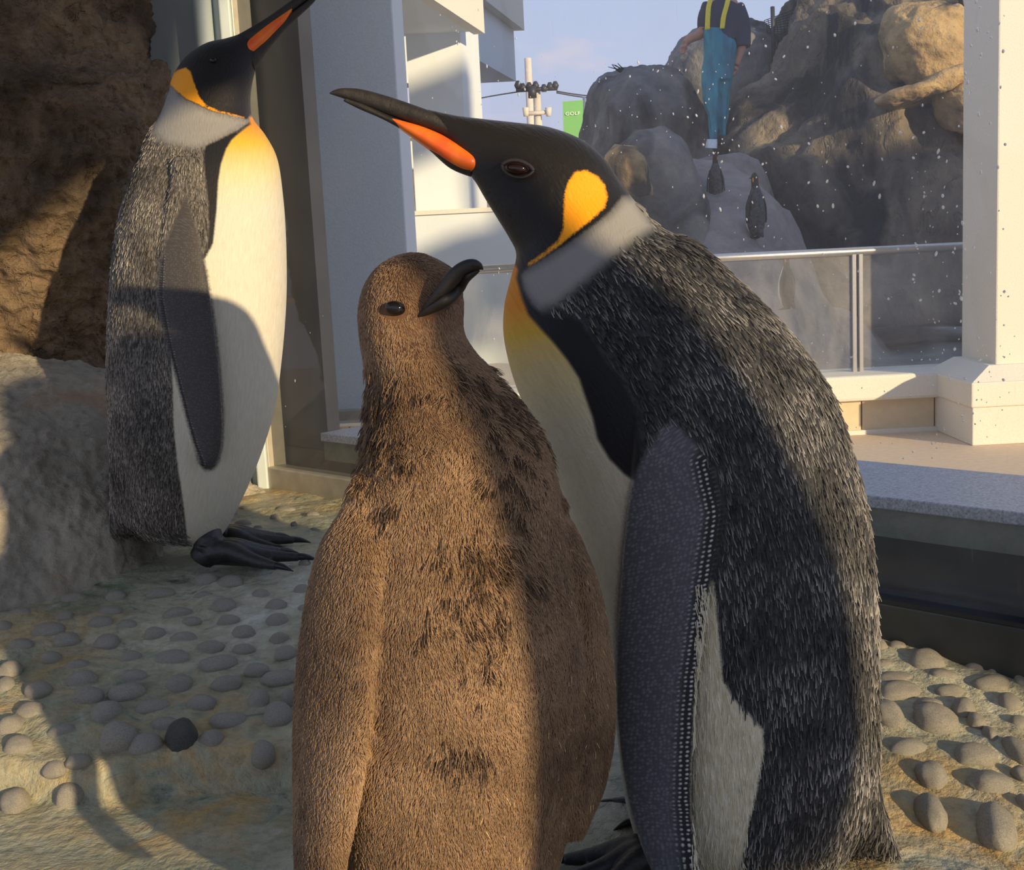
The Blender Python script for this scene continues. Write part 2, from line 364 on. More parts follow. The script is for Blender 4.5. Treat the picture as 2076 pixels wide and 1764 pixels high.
# pebbles set in the floor
ico = bmesh.new(); bmesh.ops.create_icosphere(ico, subdivisions=3, radius=1); iv = np.array([v.co[:] for v in ico.verts]); ifc = [tuple(v.index for v in f.verts) for f in ico.faces]; ico.free()
pm = []
for k in range(5):
    s_ = 1 + .16 * fbm(iv * .9 + 31 * k, 2)[:, None]; me = mesh_from('pebble', (iv * s_, ifc), True, False); me.materials.append(M['pebble']); pm.append(me)
dark_me = pm[0].copy(); dark_me.materials.clear(); dark_me.materials.append(M['dark_pebble'])
rnd = random.Random(4)
for k, (q, w, h) in enumerate(PEBW):
    o = link('pebble', dark_me if k in (23, 24) else pm[k % 5], None, floor)
    big = w > .045
    hz = min(w, h) * (.66 if k >= len(LEFT_PEBBLES) else .72)
    o.location = (q[0], q[1] + h * .3, float(floorz(q[0], q[1])) + hz * .12)
    o.scale = (w * .54, max(h * .95, w * .38), max(hz, .008)); o.rotation_euler = (0, 0, rnd.uniform(-.35, .35))

# ---- big window: glass plane from the corner A towards the right
A = np.array([-.569, 2.859]); g = np.array([.7128, -.7014]); n = np.array([.7014, .7128])
def G(t, off): return A + g * t + n * off
def gbox(t0, t1, o0, o1, z0, z1):
    return prism([G(t0, o0), G(t1, o0), G(t1, o1), G(t0, o1)], z0, z1)
win = bpy.data.objects.new('window_1', None); COL.objects.link(win); struct(win)
part('pane', (np.array([[*G(.005, 0), .13], [*G(2.7, 0), .13], [*G(2.7, 0), 3.2], [*G(.005, 0), 3.2]]), [(0, 1, 2, 3)]), M['glass'], win, False)
part('frame', gbox(-.012, .012, -.015, .035, .12, 3.2), M['alu'], win, False, .002, 'weathered vertical aluminium window frame')
part('bottom_rail', gbox(-.01, .8, -.02, .03, .10, .199), M['alu'], win, False, .003, 'weathered aluminium bottom rail')
part('bottom_beam', gbox(.8, 2.7, -.03, .03, -.02, .138), M['beam'], win, False, .003, 'dark painted steel base beam')
part('seam', gbox(.8, 2.7, -.028, .028, .138, .144), M['navy'], win, False)
def build_drops():
    vs = []; fs = []; o = 0; r = random.Random(11)
    zones = [(1850, 2040, 0, 900, 260), (1150, 1500, 120, 330, 130), (1450, 1990, 0, 520, 150), (1640, 2060, 500, 960, 130), (800, 1160, 10, 330, 70), (950, 1040, 540, 690, 14), (1700, 2060, 700, 730, 30), (560, 700, 600, 930, 12), (1300, 1700, 330, 520, 50)]
    tmpl = [(math.cos(a) * s, math.sin(a) * s, h) for s, h in ((1, 0), (.72, .55)) for a in np.linspace(0, 2 * math.pi, 7)[:-1]] + [(0, 0, .8)]
    for (x0, x1, y0, y1, c) in zones:
        for k in range(int(c * .6)):
            x, y = r.uniform(x0, x1), r.uniform(y0, y1); rr = ray(x, y)
            d = (np.array([*A, 0]) - CAM)[:2] @ n / (rr[:2] @ n); q = CAM + rr * d
            rad = r.choice([.0007, .0009, .0011, .0014, .0022]); st = r.choice([1, 1, 1.3, 1.8]); sk = r.uniform(-.6, .6)
            for (a, b, h) in tmpl:
                w3 = np.array([g[0], g[1], 0]) * (a * rad + sk * b * rad) + np.array([0, 0, b * rad * st]) - np.array([n[0], n[1], 0]) * (h * rad * .6 + .0003)
                vs.append(q + w3)
            for i in range(6):
                j = (i + 1) % 6; fs += [(o + i, o + j, o + 6 + j, o + 6 + i), (o + 6 + i, o + 6 + j, o + 12)]
            o += 13
    return np.array(vs), fs
stuff(part('water_drops', build_drops(), M['drop'], win))

# sill, panels and pillar just outside the glass
sill = struct(part('trim_1', gbox(.17, 2.75, .022, .275, .266, .285), M['granite'], None, False, .002))
struct(part('trim_2', gbox(.17, 2.75, .03, .06, .222, .266), M['green_band'], None, False))
struct(part('trim_3', gbox(.8, 2.75, .038, .07, -.1, .224), M['navy'], None, False))
struct(part('wall_under_sill', gbox(0.0, .82, .042, .07, .05, .24), M['dark_panel'], None, False))
struct(part('dark_strip', gbox(-.02, .168, .045, .08, .05, 3.2), M['dark_panel'], None, False))  # upright dark grey sheet close behind the glass
q0 = PZ(648, 842, .285); q1 = PY(829, 560, q0[1])
struct(part('wall_pillar', box(q0[0], q1[0], q0[1], q0[1] + .35, .26, 3.4), M['plaster'], None, False, .004))
struct(part('trim_4', box(q0[0] - .012, q0[0] + .008, q0[1] - .012, q0[1] + .02, .285, 3.4), M['alu'], None, False, .002))
struct(part('trim_5', box(q0[0] - .012, q1[0], q0[1] - .03, q0[1], .272, .297), M['alu'], None, False, .002))
# pale wall left of the window and its half-round pipe
struct(part('wall_left', prism([(A[0] - .02, A[1] - .012), (A[0] - .02, A[1] + .3), (-3, 4.6), (-3, 4.3)], -.1, 3.4), M['wall_blue'], None, False))
struct(part('trim_6', box(A[0] - .03, A[0] - .004, A[1] - .03, A[1] + .02, .1, 3.4), M['wall_blue'], None, False, .004))
pq = PY(425, 60, 2.86)
dp = part('drainpipe', tube([(pq[0] - .012, 2.86, .1), (pq[0] - .012, 2.86, 3.3)], .021, 20), M['wall_blue'], None)
tag(dp, 'pale blue-grey painted pipe running up the wall behind the beak-raised penguin', 'pipe')
struct(part('ceiling', prism([(-3, -.2), (2.05, -.2), tuple(G(2.7, .3)), tuple(G(-.02, .3)), (-3, 4.3)], 3.2, 3.3), M['soffit'], None, False))
# added sun blockers out of view, outlines shaped by the shadows they should cast
def sun_blocker(name, pts, y, thick=.12):
    return struct(part(name, slab([(x, y, z) for x, z in pts], (0, -thick, 0)), M['plaster'], None, False))
sun_blocker('blocker_back', [(1.085, -.3), (1.085, 1.16), (1.13, 1.26), (1.28, 1.24), (1.33, 1.13), (1.37, 1.07), (1.42, .95), (1.485, .77), (1.495, .6), (1.445, .46), (1.36, .42), (1.30, .2), (1.30, -.3)], -.28)  # unseen added slab, outline cut to shade the bending adult
sun_blocker('blocker_right', [(2.05, -.6), (2.05, 3.6), (5.2, 3.6), (5.2, -.6)], -.1)  # unseen slab added to keep sun off the pillar outside
sun_blocker('blocker_top', [(-1.6, 1.45), (.55, 1.33), (.9, 1.38), (1.15, 1.58), (1.4, 1.66), (1.6, 1.75), (1.68, 2.3), (2.05, 2.4), (2.05, 3.6), (-1.6, 3.6)], -.1)  # added slab overhead, lower edge cut to shade rock and left wall
sun_blocker('blocker_far_right', [(9.3, -.6), (9.3, 9), (12.0, 9), (12.0, 4.7), (16, 4.7), (16, -.6)], -.1, .5)  # added far slab, notched to shade the cliff but not its boulders
sun_blocker('blocker_band', [(5.9, 3.95), (6.3, 3.85), (6.95, 4.1), (6.95, 4.65), (6.5, 4.5), (5.9, 4.32)], -.1)  # added piece that only throws a band of shade on the column
sun_blocker('blocker_post', [(6.9, -.6), (6.9, 4.65), (7.05, 4.65), (7.05, -.6)], -.12)  # added post, only there to hold up the neighbouring blockers
sun_blocker('blocker_patch', [(6.0, 3.0), (6.15, 3.2), (6.5, 3.34), (7.4, 3.5), (7.4, 2.5), (6.1, 2.6)], -.1)  # added piece that only shades part of the parapet

# ------------------------------------------------------------------ rocks indoors
def displaced(vf, amp, scale, oct=6, ridged=0, seed=0, stretch=(1, 1, 1), rough=0):
    me = mesh_from('rock', vf, True); V = vco(me)
    nn = np.empty(len(V) * 3, np.float32); me.vertices.foreach_get('normal', nn); nn = nn.reshape(-1, 3)
    p = V * scale * np.array(stretch) + seed
    h = fbm(p, oct, .52)
    if ridged: h = h * (1 - ridged) + ridged * (.6 - 2 * np.abs(fbm(p * .7 + 9, oct, .5)))
    if rough: h = h + rough / amp * (fbm(V * scale * 7 + seed, 4, .6) + .5 * (.5 - 2 * np.abs(fbm(V * scale * 4 + 5, 3))))
    V = V + nn * (amp * h)[:, None]; me.vertices.foreach_set('co', V.ravel().astype(np.float32)); me.update(); return me
def rock(name, rings, m, label, amp, scale, ns=160, nr=160, ridged=.4, seed=0, e=2.6, stretch=(1, 1, 1), cat_='rock', group=None, rough=0):
    o = link(name, displaced(loft(rings, nr, ns, e), amp, scale, 6, ridged, seed, stretch, rough), m)
    return tag(o, label, cat_, group)
rock('cave_rock', [(-1150, -240, 268, -240, 2.62, .25), (-1150, -60, 280, -60, 2.6, .27), (-1150, 60, 287, 60, 2.6, .27), (-1150, 128, 290, 128, 2.58, .28), (-1150, 150, 322, 150, 2.55, .3), (-1150, 200, 328, 200, 2.55, .3),
     (-1150, 320, 322, 320, 2.55, .30), (-1150, 450, 300, 450, 2.56, .28), (-1150, 560, 280, 560, 2.58, .26), (-1150, 680, 262, 680, 2.6, .24), (-1150, 800, 250, 800, 2.62, .2), (-1150, 930, 240, 930, 2.62, .2), (-1150, 1120, 232, 1120, 2.62, .2)],
     M['rock_wall'], 'tall rough brown rock face behind the penguin with raised beak', .05, 3.4, 560, 400, .5, 3, rough=.012)
def build_ledge():
    bot = cat([(-950, 1470), (-560, 1370), (-260, 1290), (-120, 1268), (0, 1240), (120, 1206), (236, 1172), (330, 1128), (380, 1085), (440, 1030), (500, 1004), (548, 1000)], 230)
    top = cat([(-950, 640), (-560, 668), (-260, 690), (-120, 705), (0, 716), (110, 730), (220, 752), (300, 800), (370, 860), (420, 920), (470, 960), (520, 985)], 230)
    td = cat([[2.24], [2.3], [2.36], [2.4], [2.44], [2.46], [2.5], [2.58], [2.66], [2.74], [2.82], [2.88]], 230)[:, 0]
    V = []; n_ = 90
    for i in range(230):
        a = PFl(*bot[i]); b = P(top[i][0], top[i][1], td[i]); a = a - np.array([0, 0, .012])
        for j in range(n_):
            t = j / (n_ - 1); c = a * (1 - t) + b * t
            H = max(.02, b[2] - a[2]); bulge = H * .30 * math.sin(math.pi * min(1, t * 1.02)) ** .75 * (1 - .35 * t)
            V.append(c + np.array([.0, -.35 * bulge, bulge * .55]))
    vf = (np.array(V), grid_faces(n_, 230))
    o = link('rock_ledge', displaced(vf, .016, 7, 6, .25, 5, rough=.005), M['ledge_rock'])
    tag(o, 'low pale grey-brown rock ledge beneath the tall rock face, ochre at its foot', 'rock')
build_ledge()

# ------------------------------------------------------------------ outside: terrace, railing, pillar
struct(part('floor_terrace', box(-12, 14, 1.0, 8.6, -.7, -.6), M['paving'], None, False))
struct(part('floor_yard', box(-40, 40, 8.6, 90, -.8, -.62), M['paving'], None, False))
WY = 7.67
def zat(px, py, Y): return PY(px, py, Y)[2]
low = bpy.data.objects.new('wall_low', None); COL.objects.link(low); struct(low)
zc1 = zat(1780, 760, WY - .05); zc0 = zat(1780, 812, WY - .05)
part('cap', box(-2.6, 2.95, WY - .06, WY + .42, zc0, zc1), M['cream'], low, False, .02, 'pale rendered cap of the low wall')
jx = PY(1747, 850, WY)[0]
for k in range(-9, 2):
    part('tile', box(jx + k * .46 + .004, jx + (k + 1) * .46 - .004, WY, WY + .06, -.58, zc0), M['tile'], low, False, .003)
part('skirting', box(-2.6, 2.9, WY - .02, WY + .1, -.6, -.572), M['cream'], low, False)
part('core', box(-2.6, 2.9, WY + .05, WY + .36, -.6, zc0), M['soffit'], low, False)
rail = thing('glass_railing', (1.0, WY + .2, zc1), 'steel handrail and hazy glass panels standing on the low wall', 'railing')
RY = WY + .2
h0, h1 = PY(880, 551, RY), PY(2080, 493, RY)
part('handrail', tube([h0 - (h1 - h0) * .4, h1 + (h1 - h0) * .3], .027, 16), M['steel'], rail)
zr = (h0[2] + h1[2]) / 2
for px in (1738, 1115, 560):
    b = PY(px, 700, RY); 
    for dx in (-.021, .021): part('post', box(b[0] + dx - .014, b[0] + dx + .014, RY - .02, RY + .02, zc1 - .01, zr), M['steel'], rail, False, .004)
pxs = [PY(x, 700, RY)[0] for x in (560, 1115, 1738)] + [4.2]
for a, b in zip(pxs[:-1], pxs[1:]):
    part('glass_panel', (np.array([[a + .04, RY, zc1 + .01], [b - .04, RY, zc1 + .01], [b - .04, RY, zr - .02], [a + .04, RY, zr - .02]]), [(0, 1, 2, 3)]), M['rail_glass'], rail, False)
# right pillar with plinth
pil = bpy.data.objects.new('wall_pillar_right', None); COL.objects.link(pil); struct(pil)
px0 = PZ(1971, 904, -.6); PYY = px0[1]
zt = zat(1990, 745, PYY); zm = zat(1990, 775, PYY); zl = zat(1990, 826, PYY)
part('plinth', box(px0[0], 5, PYY, PYY + .75, -.6, zl), M['cream'], pil, False, .006)
part('plinth_cap', prism([(px0[0] - .012, PYY - .012), (5, PYY - .012), (5, PYY + .77), (px0[0] - .012, PYY + .77)], zl, zm), M['cream'], pil, False, .01)
cx = PY(2021, 700, PYY + .1)[0]
V, f = prism([(px0[0], PYY), (5, PYY), (5, PYY + .75), (px0[0], PYY + .75)], zm, zt); V[4:, 0] = [cx - .05, 5, 5, cx - .05]; V[4:, 1] = [PYY + .09, PYY + .09, PYY + .66, PYY + .66]
part('plinth_slope', (V, f), M['cream'], pil, False)
part('shaft', box(cx, 5, PYY + .12, PYY + .66, zt - .01, 4.5), M['cream'], pil, False, .01)

# ------------------------------------------------------------------ outside: white building, far house, pole, banner
bl = thing('white_building', (-.5, 9, -.6), 'white building with grey soffits seen through the glass beside the utility pole', 'building')
av = np.array([.22, .97]); av /= np.linalg.norm(av); bv = np.array([av[1], -av[0]])
c0 = PY(945, 300, 9.0)[:2]
def fp(o, da, db): 
    o = np.array(o); return [o, o + bv * db, o + bv * db + av * da, o + av * da]
wl = PY(836, 300, 9.0)[0] - c0[0]
zp = zat(900, 436, 9.0)
part('column', prism([c0, c0 + av * .55, c0 + av * .55 + np.array([wl, 0]), c0 + np.array([wl, 0])], -.6, 5), M['plaster'], bl, False)
part('parapet', box(-2.4, c0[0] + .42, 8.75, 9.0, -.6, zp), M['plaster'], bl, False)
part('parapet_cap', box(-2.4, c0[0] + .44, 8.73, 9.0, zp, zp + .03), M['cream'], bl, False)
# canopy slab whose underside shows above, running towards the camera
ce = PY(960, 64, 9.0); zc = ce[2]; e0 = ce[:2]; e1 = e0 - av * 5.5
part('canopy', prism([e0, e1, e1 + np.array([-4, 0]), e0 + np.array([-4, 0])], zc, zc + .06), M['plaster'], bl, False)
part('canopy_fascia', prism([e0, e1, e1 + bv * .08, e0 + bv * .08], zc - .02, zc + .4), M['cream'], bl, False)
kb = PY(836, 168, 10.5); ka = PY(740, 168, 10.5)
part('beam', box(ka[0], kb[0], 10.5, 10.8, kb[2], kb[2] + 1.2), M['plaster'], bl, False)
# upper storey box receding behind
WYY = 14.
w0 = PY(1046, 161, WYY); w1 = PY(1050, 56, WYY); we = w0[:2]; ws = we - av * 4.2
part('upper_wall', prism([we, ws, ws + np.array([-1.2, 0]), we + np.array([-1.2, 0])], w0[2], w1[2] + .3), M['plaster'], bl, False)
r0_ = we + bv * .10 + av * .1; r1_ = ws + bv * .10
part('eave', prism([r0_, r1_, r1_ + np.array([-1.4, 0]), r0_ + np.array([-1.4, 0])], w1[2] - .02, w1[2] + .32), M['cream'], bl, False)
part('eave_soffit', prism([we, ws, ws + np.array([-1.2, 0]), we + np.array([-1.2, 0])], w0[2] - .02, w0[2]), M['plaster'], bl, False)

def m_glasswin(): return m_plain('dark_house_window', srgb(96, 104, 116), .2, 0, 0, 5, .2)
M['win'] = m_glasswin()
HY = 42.
hb = thing('apartment_house', PY(835, 440, HY), 'distant cream house with balconies glimpsed between pillar and white building', 'building')
a, b = PY(770, 284, HY), PY(905, 284, HY); base = zat(835, 470, HY)
part('body', box(a[0], b[0], HY, HY + 6, base - 2, a[2]), M['cream'], hb, False)
part('roof_edge', box(a[0] - .1, b[0] + .1, HY - .3, HY + 6, a[2], a[2] + .25), M['soffit'], hb, False)
for (x0, x1, y0, y1) in ((820, 828, 344, 352), (832, 848, 340, 352), (818, 826, 372, 380), (834, 850, 374, 386), (820, 832, 412, 436), (836, 850, 412, 436)):
    p0, p1 = PY(x0, y1, HY), PY(x1, y0, HY); wnd = part('window', box(p0[0], p1[0], HY - .06, HY + .1, p0[2], p1[2]), M['soffit'], hb, False)
    part('pane', box(p0[0] + .05, p1[0] - .05, HY - .09, HY, p0[2] + .05, p1[2] - .05), M['win'], wnd, False)
for (y0, y1) in ((352, 358), (388, 392), (396, 410)):
    p0, p1 = PY(775, y1, HY), PY(900, y0, HY); part('balcony', box(p0[0], p1[0], HY - .7, HY, p0[2], p1[2]), M['soffit'], hb, False)

M['concrete'] = m_plain('weathered_concrete', srgb(206, 198, 186), .8, 0, .01, 8, .1)
M['black'] = m_plain('dark_metal', srgb(52, 54, 62), .5, .2, 0, 9, .2)
UY = 30.
up = thing('utility_pole', PY(1096, 480, UY), 'pale concrete utility pole with insulators against the sky', 'pole')
t0 = PY(1088, 178, UY); t1 = np.array([PY(1100, 500, UY)[0], UY, -.62])
part('shaft', tube([t0, (t0 + t1) / 2, t1], [.085, .12, .15], 16), M['concrete'], up)
tt0 = PY(1070, 118, UY + 3); tt1 = np.array([PY(1078, 300, UY + 3)[0], UY + 3, -.62])
part('mast', tube([tt0, tt1], [.09, .12], 12), M['concrete'], up)
for (y, x0, x1) in ((181, 1046, 1130), (229, 1062, 1116)):
    p0, p1 = PY(x0, y + 2, UY - .15), PY(x1, y - 2, UY - .15); part('crossarm', tube([p0, p1], .05, 8), M['black'] if y < 200 else M['concrete'], up)
for x, y in ((1050, 175), (1060, 180), (1073, 178), (1086, 176), (1103, 182), (1115, 178), (1126, 176)):
    p0 = PY(x, y + 4, UY - .15); part('insulator', tube([p0, p0 + np.array([0, 0, .07]), p0 + np.array([0, 0, .17])], [.06, .09, .04], 10), M['black'], up)
p0 = PY(1079, 187, UY - .3); part('transformer', tube([p0 - np.array([0, 0, .13]), p0 + np.array([0, 0, .13])], .1, 14), M['black'], up)
for x in (1066, 1112):
    p0 = PY(x, 227, UY - .2); part('insulator', tube([p0 - np.array([0, 0, .1]), p0 + np.array([0, 0, .1])], [.06, .08], 10), M['concrete'], up)
for k, (pa, pb, pc) in enumerate((((900, 214), (990, 196), (1058, 185)), ((1128, 185), (1190, 194), (1330, 205)), ((1128, 188), (1190, 198), (1330, 211)))):
    w = part('power_line', tube([PY(*pa, UY), PY(*pb, UY), PY(*pc, UY)], .016, 6, 12), M['black'], None)
    tag(w, ('thin dark wire from the utility pole towards the white building', 'upper thin wire from the utility pole towards the rocks', 'lower thin wire from the utility pole towards the rocks')[k], 'wire')
def build_banner():
    Y = 24.
    t = NT('green_banner_cloth'); t.col(srgb(112, 176, 96)); t.rough(.7); nn = t.noise(t.pos(), 2.5); t.normal(t.bump(nn, .4, .03))
    root = thing('banner', PY(1160, 420, Y), 'green vertical banner with white lettering beside the utility pole', 'banner')
    a, b, c, d = PY(1141, 206, Y), PY(1182, 203, Y), PY(1184, 330, Y), PY(1144, 330, Y)
    part('cloth', slab([a, b, c, d], (0, .02, 0)), t.m, root, False)
    fq = PY(1184, 196, Y + .05); part('flagpole', tube([fq, np.array([fq[0], Y + .05, -.62])], .03, 8), M['steel'], root)
    cu = bpy.data.curves.new('lettering', 'FONT'); cu.body = 'GOLF'; cu.size = .112; cu.extrude = .004; cu.align_x = 'LEFT'
    o = bpy.data.objects.new('lettering', cu); COL.objects.link(o)
    p = PY(1146, 234, Y - .02); o.matrix_world = Matrix.Translation(Vector(p)) @ Matrix.Rotation(math.pi / 2, 4, 'X') @ Matrix.Diagonal((1.0, .75, 1, 1))
    dg = bpy.context.evaluated_depsgraph_get(); dg.update(); me = bpy.data.meshes.new_from_object(o.evaluated_get(dg)); mw = o.matrix_world.copy(); bpy.data.objects.remove(o)
    me.transform(mw); me.materials.clear(); lk = link('lettering', me, m_plain('white_print', srgb(250, 250, 236), .6), root)
build_banner()

# ------------------------------------------------------------------ outside: penguin cliff
def build_slope():
    xs = np.linspace(-1.5, 8, 120); ys = np.linspace(8.05, 15, 110); X, Y = np.meshgrid(xs, ys)
    Z = -.42 + np.clip(.45 * (Y - 8.0) + .075 * (Y - 8.0) ** 2 - .1, 0, 1.78) * (1 - sstep(1.9, 3.1, X + .1 * (10 - Y) + .35 * fbm(np.stack([X.ravel(), Y.ravel(), 0 * X.ravel()], -1) * 1.1 + 3, 3).reshape(X.shape))) + .09 * fbm(np.stack([X.ravel(), Y.ravel(), 0 * X.ravel()], -1) * .9, 4).reshape(X.shape)
    me = mesh_from('ground', (np.stack([X, Y, Z], -1).reshape(-1, 3), grid_faces(120, 110)), True, False)
    o = link('floor_enclosure', me, M['path']); struct(o)
build_slope()
rock('cliff', [(1660, -160, 1930, -160, 13.4, 1.2), (1640, -80, 1980, -80, 13.3, 1.3), (1617, 0, 2020, 0, 13.2, 1.4), (1584, 70, 2080, 70, 13., 1.5), (1548, 165, 2100, 165, 12.8, 1.5), (1494, 258, 2120, 258, 12.6, 1.5), (1478, 310, 2120, 310, 12.5, 1.5), (1500, 400, 2120, 400, 12.4, 1.5), (1530, 520, 2120, 520, 12.3, 1.5), (1530, 640, 2120, 640, 12.2, 1.5)],
     M['cliff'], 'big dark streaked rock cliff beyond the handrail, right of the standing keeper', .38, .85, 220, 220, .5, 1, 2.8, (1, 1, .55))
rock('boulder', [(1862, 2, 1935, 4, 11.3, .3), (1806, 20, 1955, 22, 11.3, .45), (1786, 60, 1968, 60, 11.3, .5), (1798, 110, 1981, 112, 11.3, .5), (1815, 150, 1983, 152, 11.3, .45), (1850, 176, 1976, 178, 11.3, .4)],
     M['boulder'], 'sunlit tan boulder with dark stain on top of the cliff ledge', .12, 1.7, 120, 110, .3, 2, 2.6)
rock('boulder', [(1955, 138, 2040, 138, 11.0, .2), (1898, 168, 2060, 164, 11.0, .4), (1900, 225, 2060, 225, 11.0, .4), (1912, 268, 2060, 268, 11.0, .35)],
     M['boulder'], 'sunlit tan rock block below the stained boulder, beside the cream pillar', .09, 2.2, 100, 100, .3, 6, 3.2)
rock('rock_shelf', [(1772, 204, 1780, 218, 10.95, .1), (1800, 190, 1812, 220, 10.95, .3), (1850, 172, 1866, 210, 10.95, .34), (1905, 152, 1920, 190, 10.95, .34), (1970, 128, 1985, 160, 10.95, .3)],
     M['boulder'], 'pale slanting rock shelf under the stained boulder', .05, 2.5, 80, 80, .3, 4, 2.2)
rock('boulder', [(1278, 138, 1320, 137, 12.2, .25), (1212, 172, 1402, 172, 12.2, .6), (1192, 222, 1436, 222, 12.2, .7), (1180, 275, 1440, 275, 12.2, .7), (1160, 350, 1444, 350, 12.2, .7), (1150, 450, 1450, 450, 12.2, .7), (1150, 600, 1450, 600, 12.2, .7)],
     M['grey_boulder'], 'large grey domed boulder right of the green banner', .15, 1.3, 150, 150, .45, 8, 2.3, (1, 1, .6))
rock('boulder', [(1285, 262, 1345, 262, 10.2, .15), (1248, 300, 1388, 300, 10.2, .35), (1236, 350, 1404, 350, 10.2, .4), (1236, 420, 1432, 420, 10.2, .45), (1236, 520, 1455, 520, 10.2, .5), (1230, 640, 1465, 640, 10.2, .5)],
     M['grey_boulder'], 'smooth brownish rock slope in front of the grey domed boulder', .06, 1.5, 120, 130, .2, 12, 2.3)
rock('boulder', [(1248, 296, 1290, 298, 9.6, .12), (1228, 320, 1309, 318, 9.6, .2), (1240, 362, 1313, 356, 9.6, .2), (1258, 398, 1318, 394, 9.6, .16)],
     M['boulder'], 'small sunlit tan boulder just behind the adult penguin\'s nape', .03, 3.2, 90, 90, .3, 15, 2.05)
rock('boulder', [(1480, 46, 1530, 48, 13.6, .3), (1415, 66, 1556, 66, 13.6, .6), (1368, 92, 1572, 90, 13.6, .7), (1346, 141, 1580, 141, 13.6, .7), (1342, 250, 1590, 250, 13.6, .7), (1342, 420, 1590, 420, 13.6, .7)],
     M['grey_boulder'], 'weathered tan-grey boulder behind the keeper in waders', .12, 1.3, 110, 110, .35, 21, 2.5)

# ------------------------------------------------------------------ penguins: shared machinery
def lin(c): return np.array(srgb(*c)[:3])
def plumage(name, w, flipcol, backlo, backhi, beads, px):
    """w: edge softness in the outline units; px: texture scale"""
    t = NT(name); v = t.pos()
    fn = t.noise(v, 420 * px, 3, .6); ed = t.math('MULTIPLY', t.math('SUBTRACT', fn, .5), w * 3.2)
    def mask(nm, ww=1.0): return t.rng(t.math('ADD', t.attr(nm).outputs['Fac'], ed), w * ww, -w * ww)
    fu, fv = t.attr('fu').outputs['Fac'], t.attr('fv').outputs['Fac']
    cb = t.node('ShaderNodeCombineXYZ'); t.lk(fu, cb.inputs[0]); t.lk(fv, cb.inputs[1]); uv = cb.outputs[0]
    st = t.noise(t.mapping(uv, (.16 / px, .045 / px, 1)), 1, 4, .6, .3)
    back = t.ramp(st, (.36, backlo), (.66, backhi))
    back = t.mix(t.attr('collar').outputs['Fac'], back, srgb(150, 148, 144))
    yel = t.attr('yel').outputs['Fac']
    bel = t.ramp(yel, (0, srgb(212, 208, 196)), (.25, srgb(216, 203, 160)), (.6, srgb(222, 180, 62)), (.9, srgb(226, 142, 20)))
    bn = t.noise(t.mapping(uv, (.12 / px, .02 / px, 1)), 1, 4, .6); bel = t.mix(t.rng(bn, .35, .7, 0, .22), bel, srgb(190, 176, 140), 'MULTIPLY')
    c = t.mix(mask('sd_belly', 1.3), back, bel)
    c = t.mix(mask('sd_stripe', 1.5), c, srgb(22, 22, 26))
    fe = t.attr('flip_edge').outputs['Fac']; fd = t.attr('flip_d').outputs['Fac']
    cb2 = t.node('ShaderNodeCombineXYZ'); t.lk(fd, cb2.inputs[0]); t.lk(fv, cb2.inputs[1])
    def vor(sx, sy, rn):
        vo = t.node('ShaderNodeTexVoronoi'); t.lk(t.mapping(cb2.outputs[0], (sx / px, sy / px, 1)), vo.inputs['Vector']); vo.inputs['Scale'].default_value = 1; vo.inputs['Randomness'].default_value = rn; return vo.outputs['Distance']
    row = t.rng(vor(.078, .105, .2), .36, .14); fine_ = t.rng(vor(.12, .13, .6), .6, .1)
    bead = t.mix(fe, t.math('MULTIPLY', fine_, .45), row)
    fl = t.mix(t.math('MULTIPLY', fine_, beads * .5), flipcol, srgb(150, 152, 156))
    fl = t.mix(fe, fl, t.mix(row, srgb(30, 27, 30), srgb(196, 194, 194)))
    fl = t.mix(t.rng(fd, 9 * px, 3 * px, 0, .9), fl, srgb(24, 22, 26))
    fm = t.rng(t.math('ADD', t.attr('sd_flip').outputs['Fac'], t.math('MULTIPLY', ed, 1.5)), w * 2.5, -w * 2.5)
    c = t.mix(fm, c, fl)
    c = t.mix(mask('sd_head'), c, srgb(24, 21, 19))
    c = t.mix(mask('sd_patch'), c, srgb(252, 164, 14))
    t.col(c); t.rough(t.mix(mask('sd_head'), (.62, .62, .62, 1), (.5, .5, .5, 1))); t.b.inputs['Sheen Weight'].default_value = .12
    t.b.inputs['Specular IOR Level'].default_value = .3
    hgt = t.math('ADD', t.math('MULTIPLY', st, t.math('SUBTRACT', 1.0, fm)), t.math('MULTIPLY', t.math('MULTIPLY', bead, fm), .6))
    fine = t.noise(t.mapping(uv, (.5 / px, .09 / px, 1)), 1, 3, .6)
    t.normal(t.bump(fine, .25, .0012, t.bump(hgt, .55, .0022))); return t.m
def spine(rings, nr=240):
    K = cat(np.array(rings, float), nr); c2 = np.stack([(K[:, 0] + K[:, 2]) / 2, (K[:, 1] + K[:, 3]) / 2], -1)
    c3 = np.array([P(a, b, d) for (a, b), d in zip(c2, K[:, 4])]); T = np.gradient(c3, axis=0); T /= -np.linalg.norm(T, axis=1)[:, None]
    s = np.r_[0, np.cumsum(np.linalg.norm(np.diff(c2, axis=0), axis=1))]; return c2, T, s
def flow_at(sp, pp):
    c2, T, s = sp; idx = np.empty(len(pp), int)
    for k in range(0, len(pp), 20000):
        d = ((pp[k:k + 20000, None] - c2[None]) ** 2).sum(2); idx[k:k + 20000] = d.argmin(1)
    t2 = np.gradient(c2, axis=0); t2 /= np.linalg.norm(t2, axis=1)[:, None]
    w = pp - c2[idx]; return idx, T[idx], s[idx] + (w * t2[idx]).sum(1), w[:, 0] * t2[idx][:, 1] - w[:, 1] * t2[idx][:, 0]
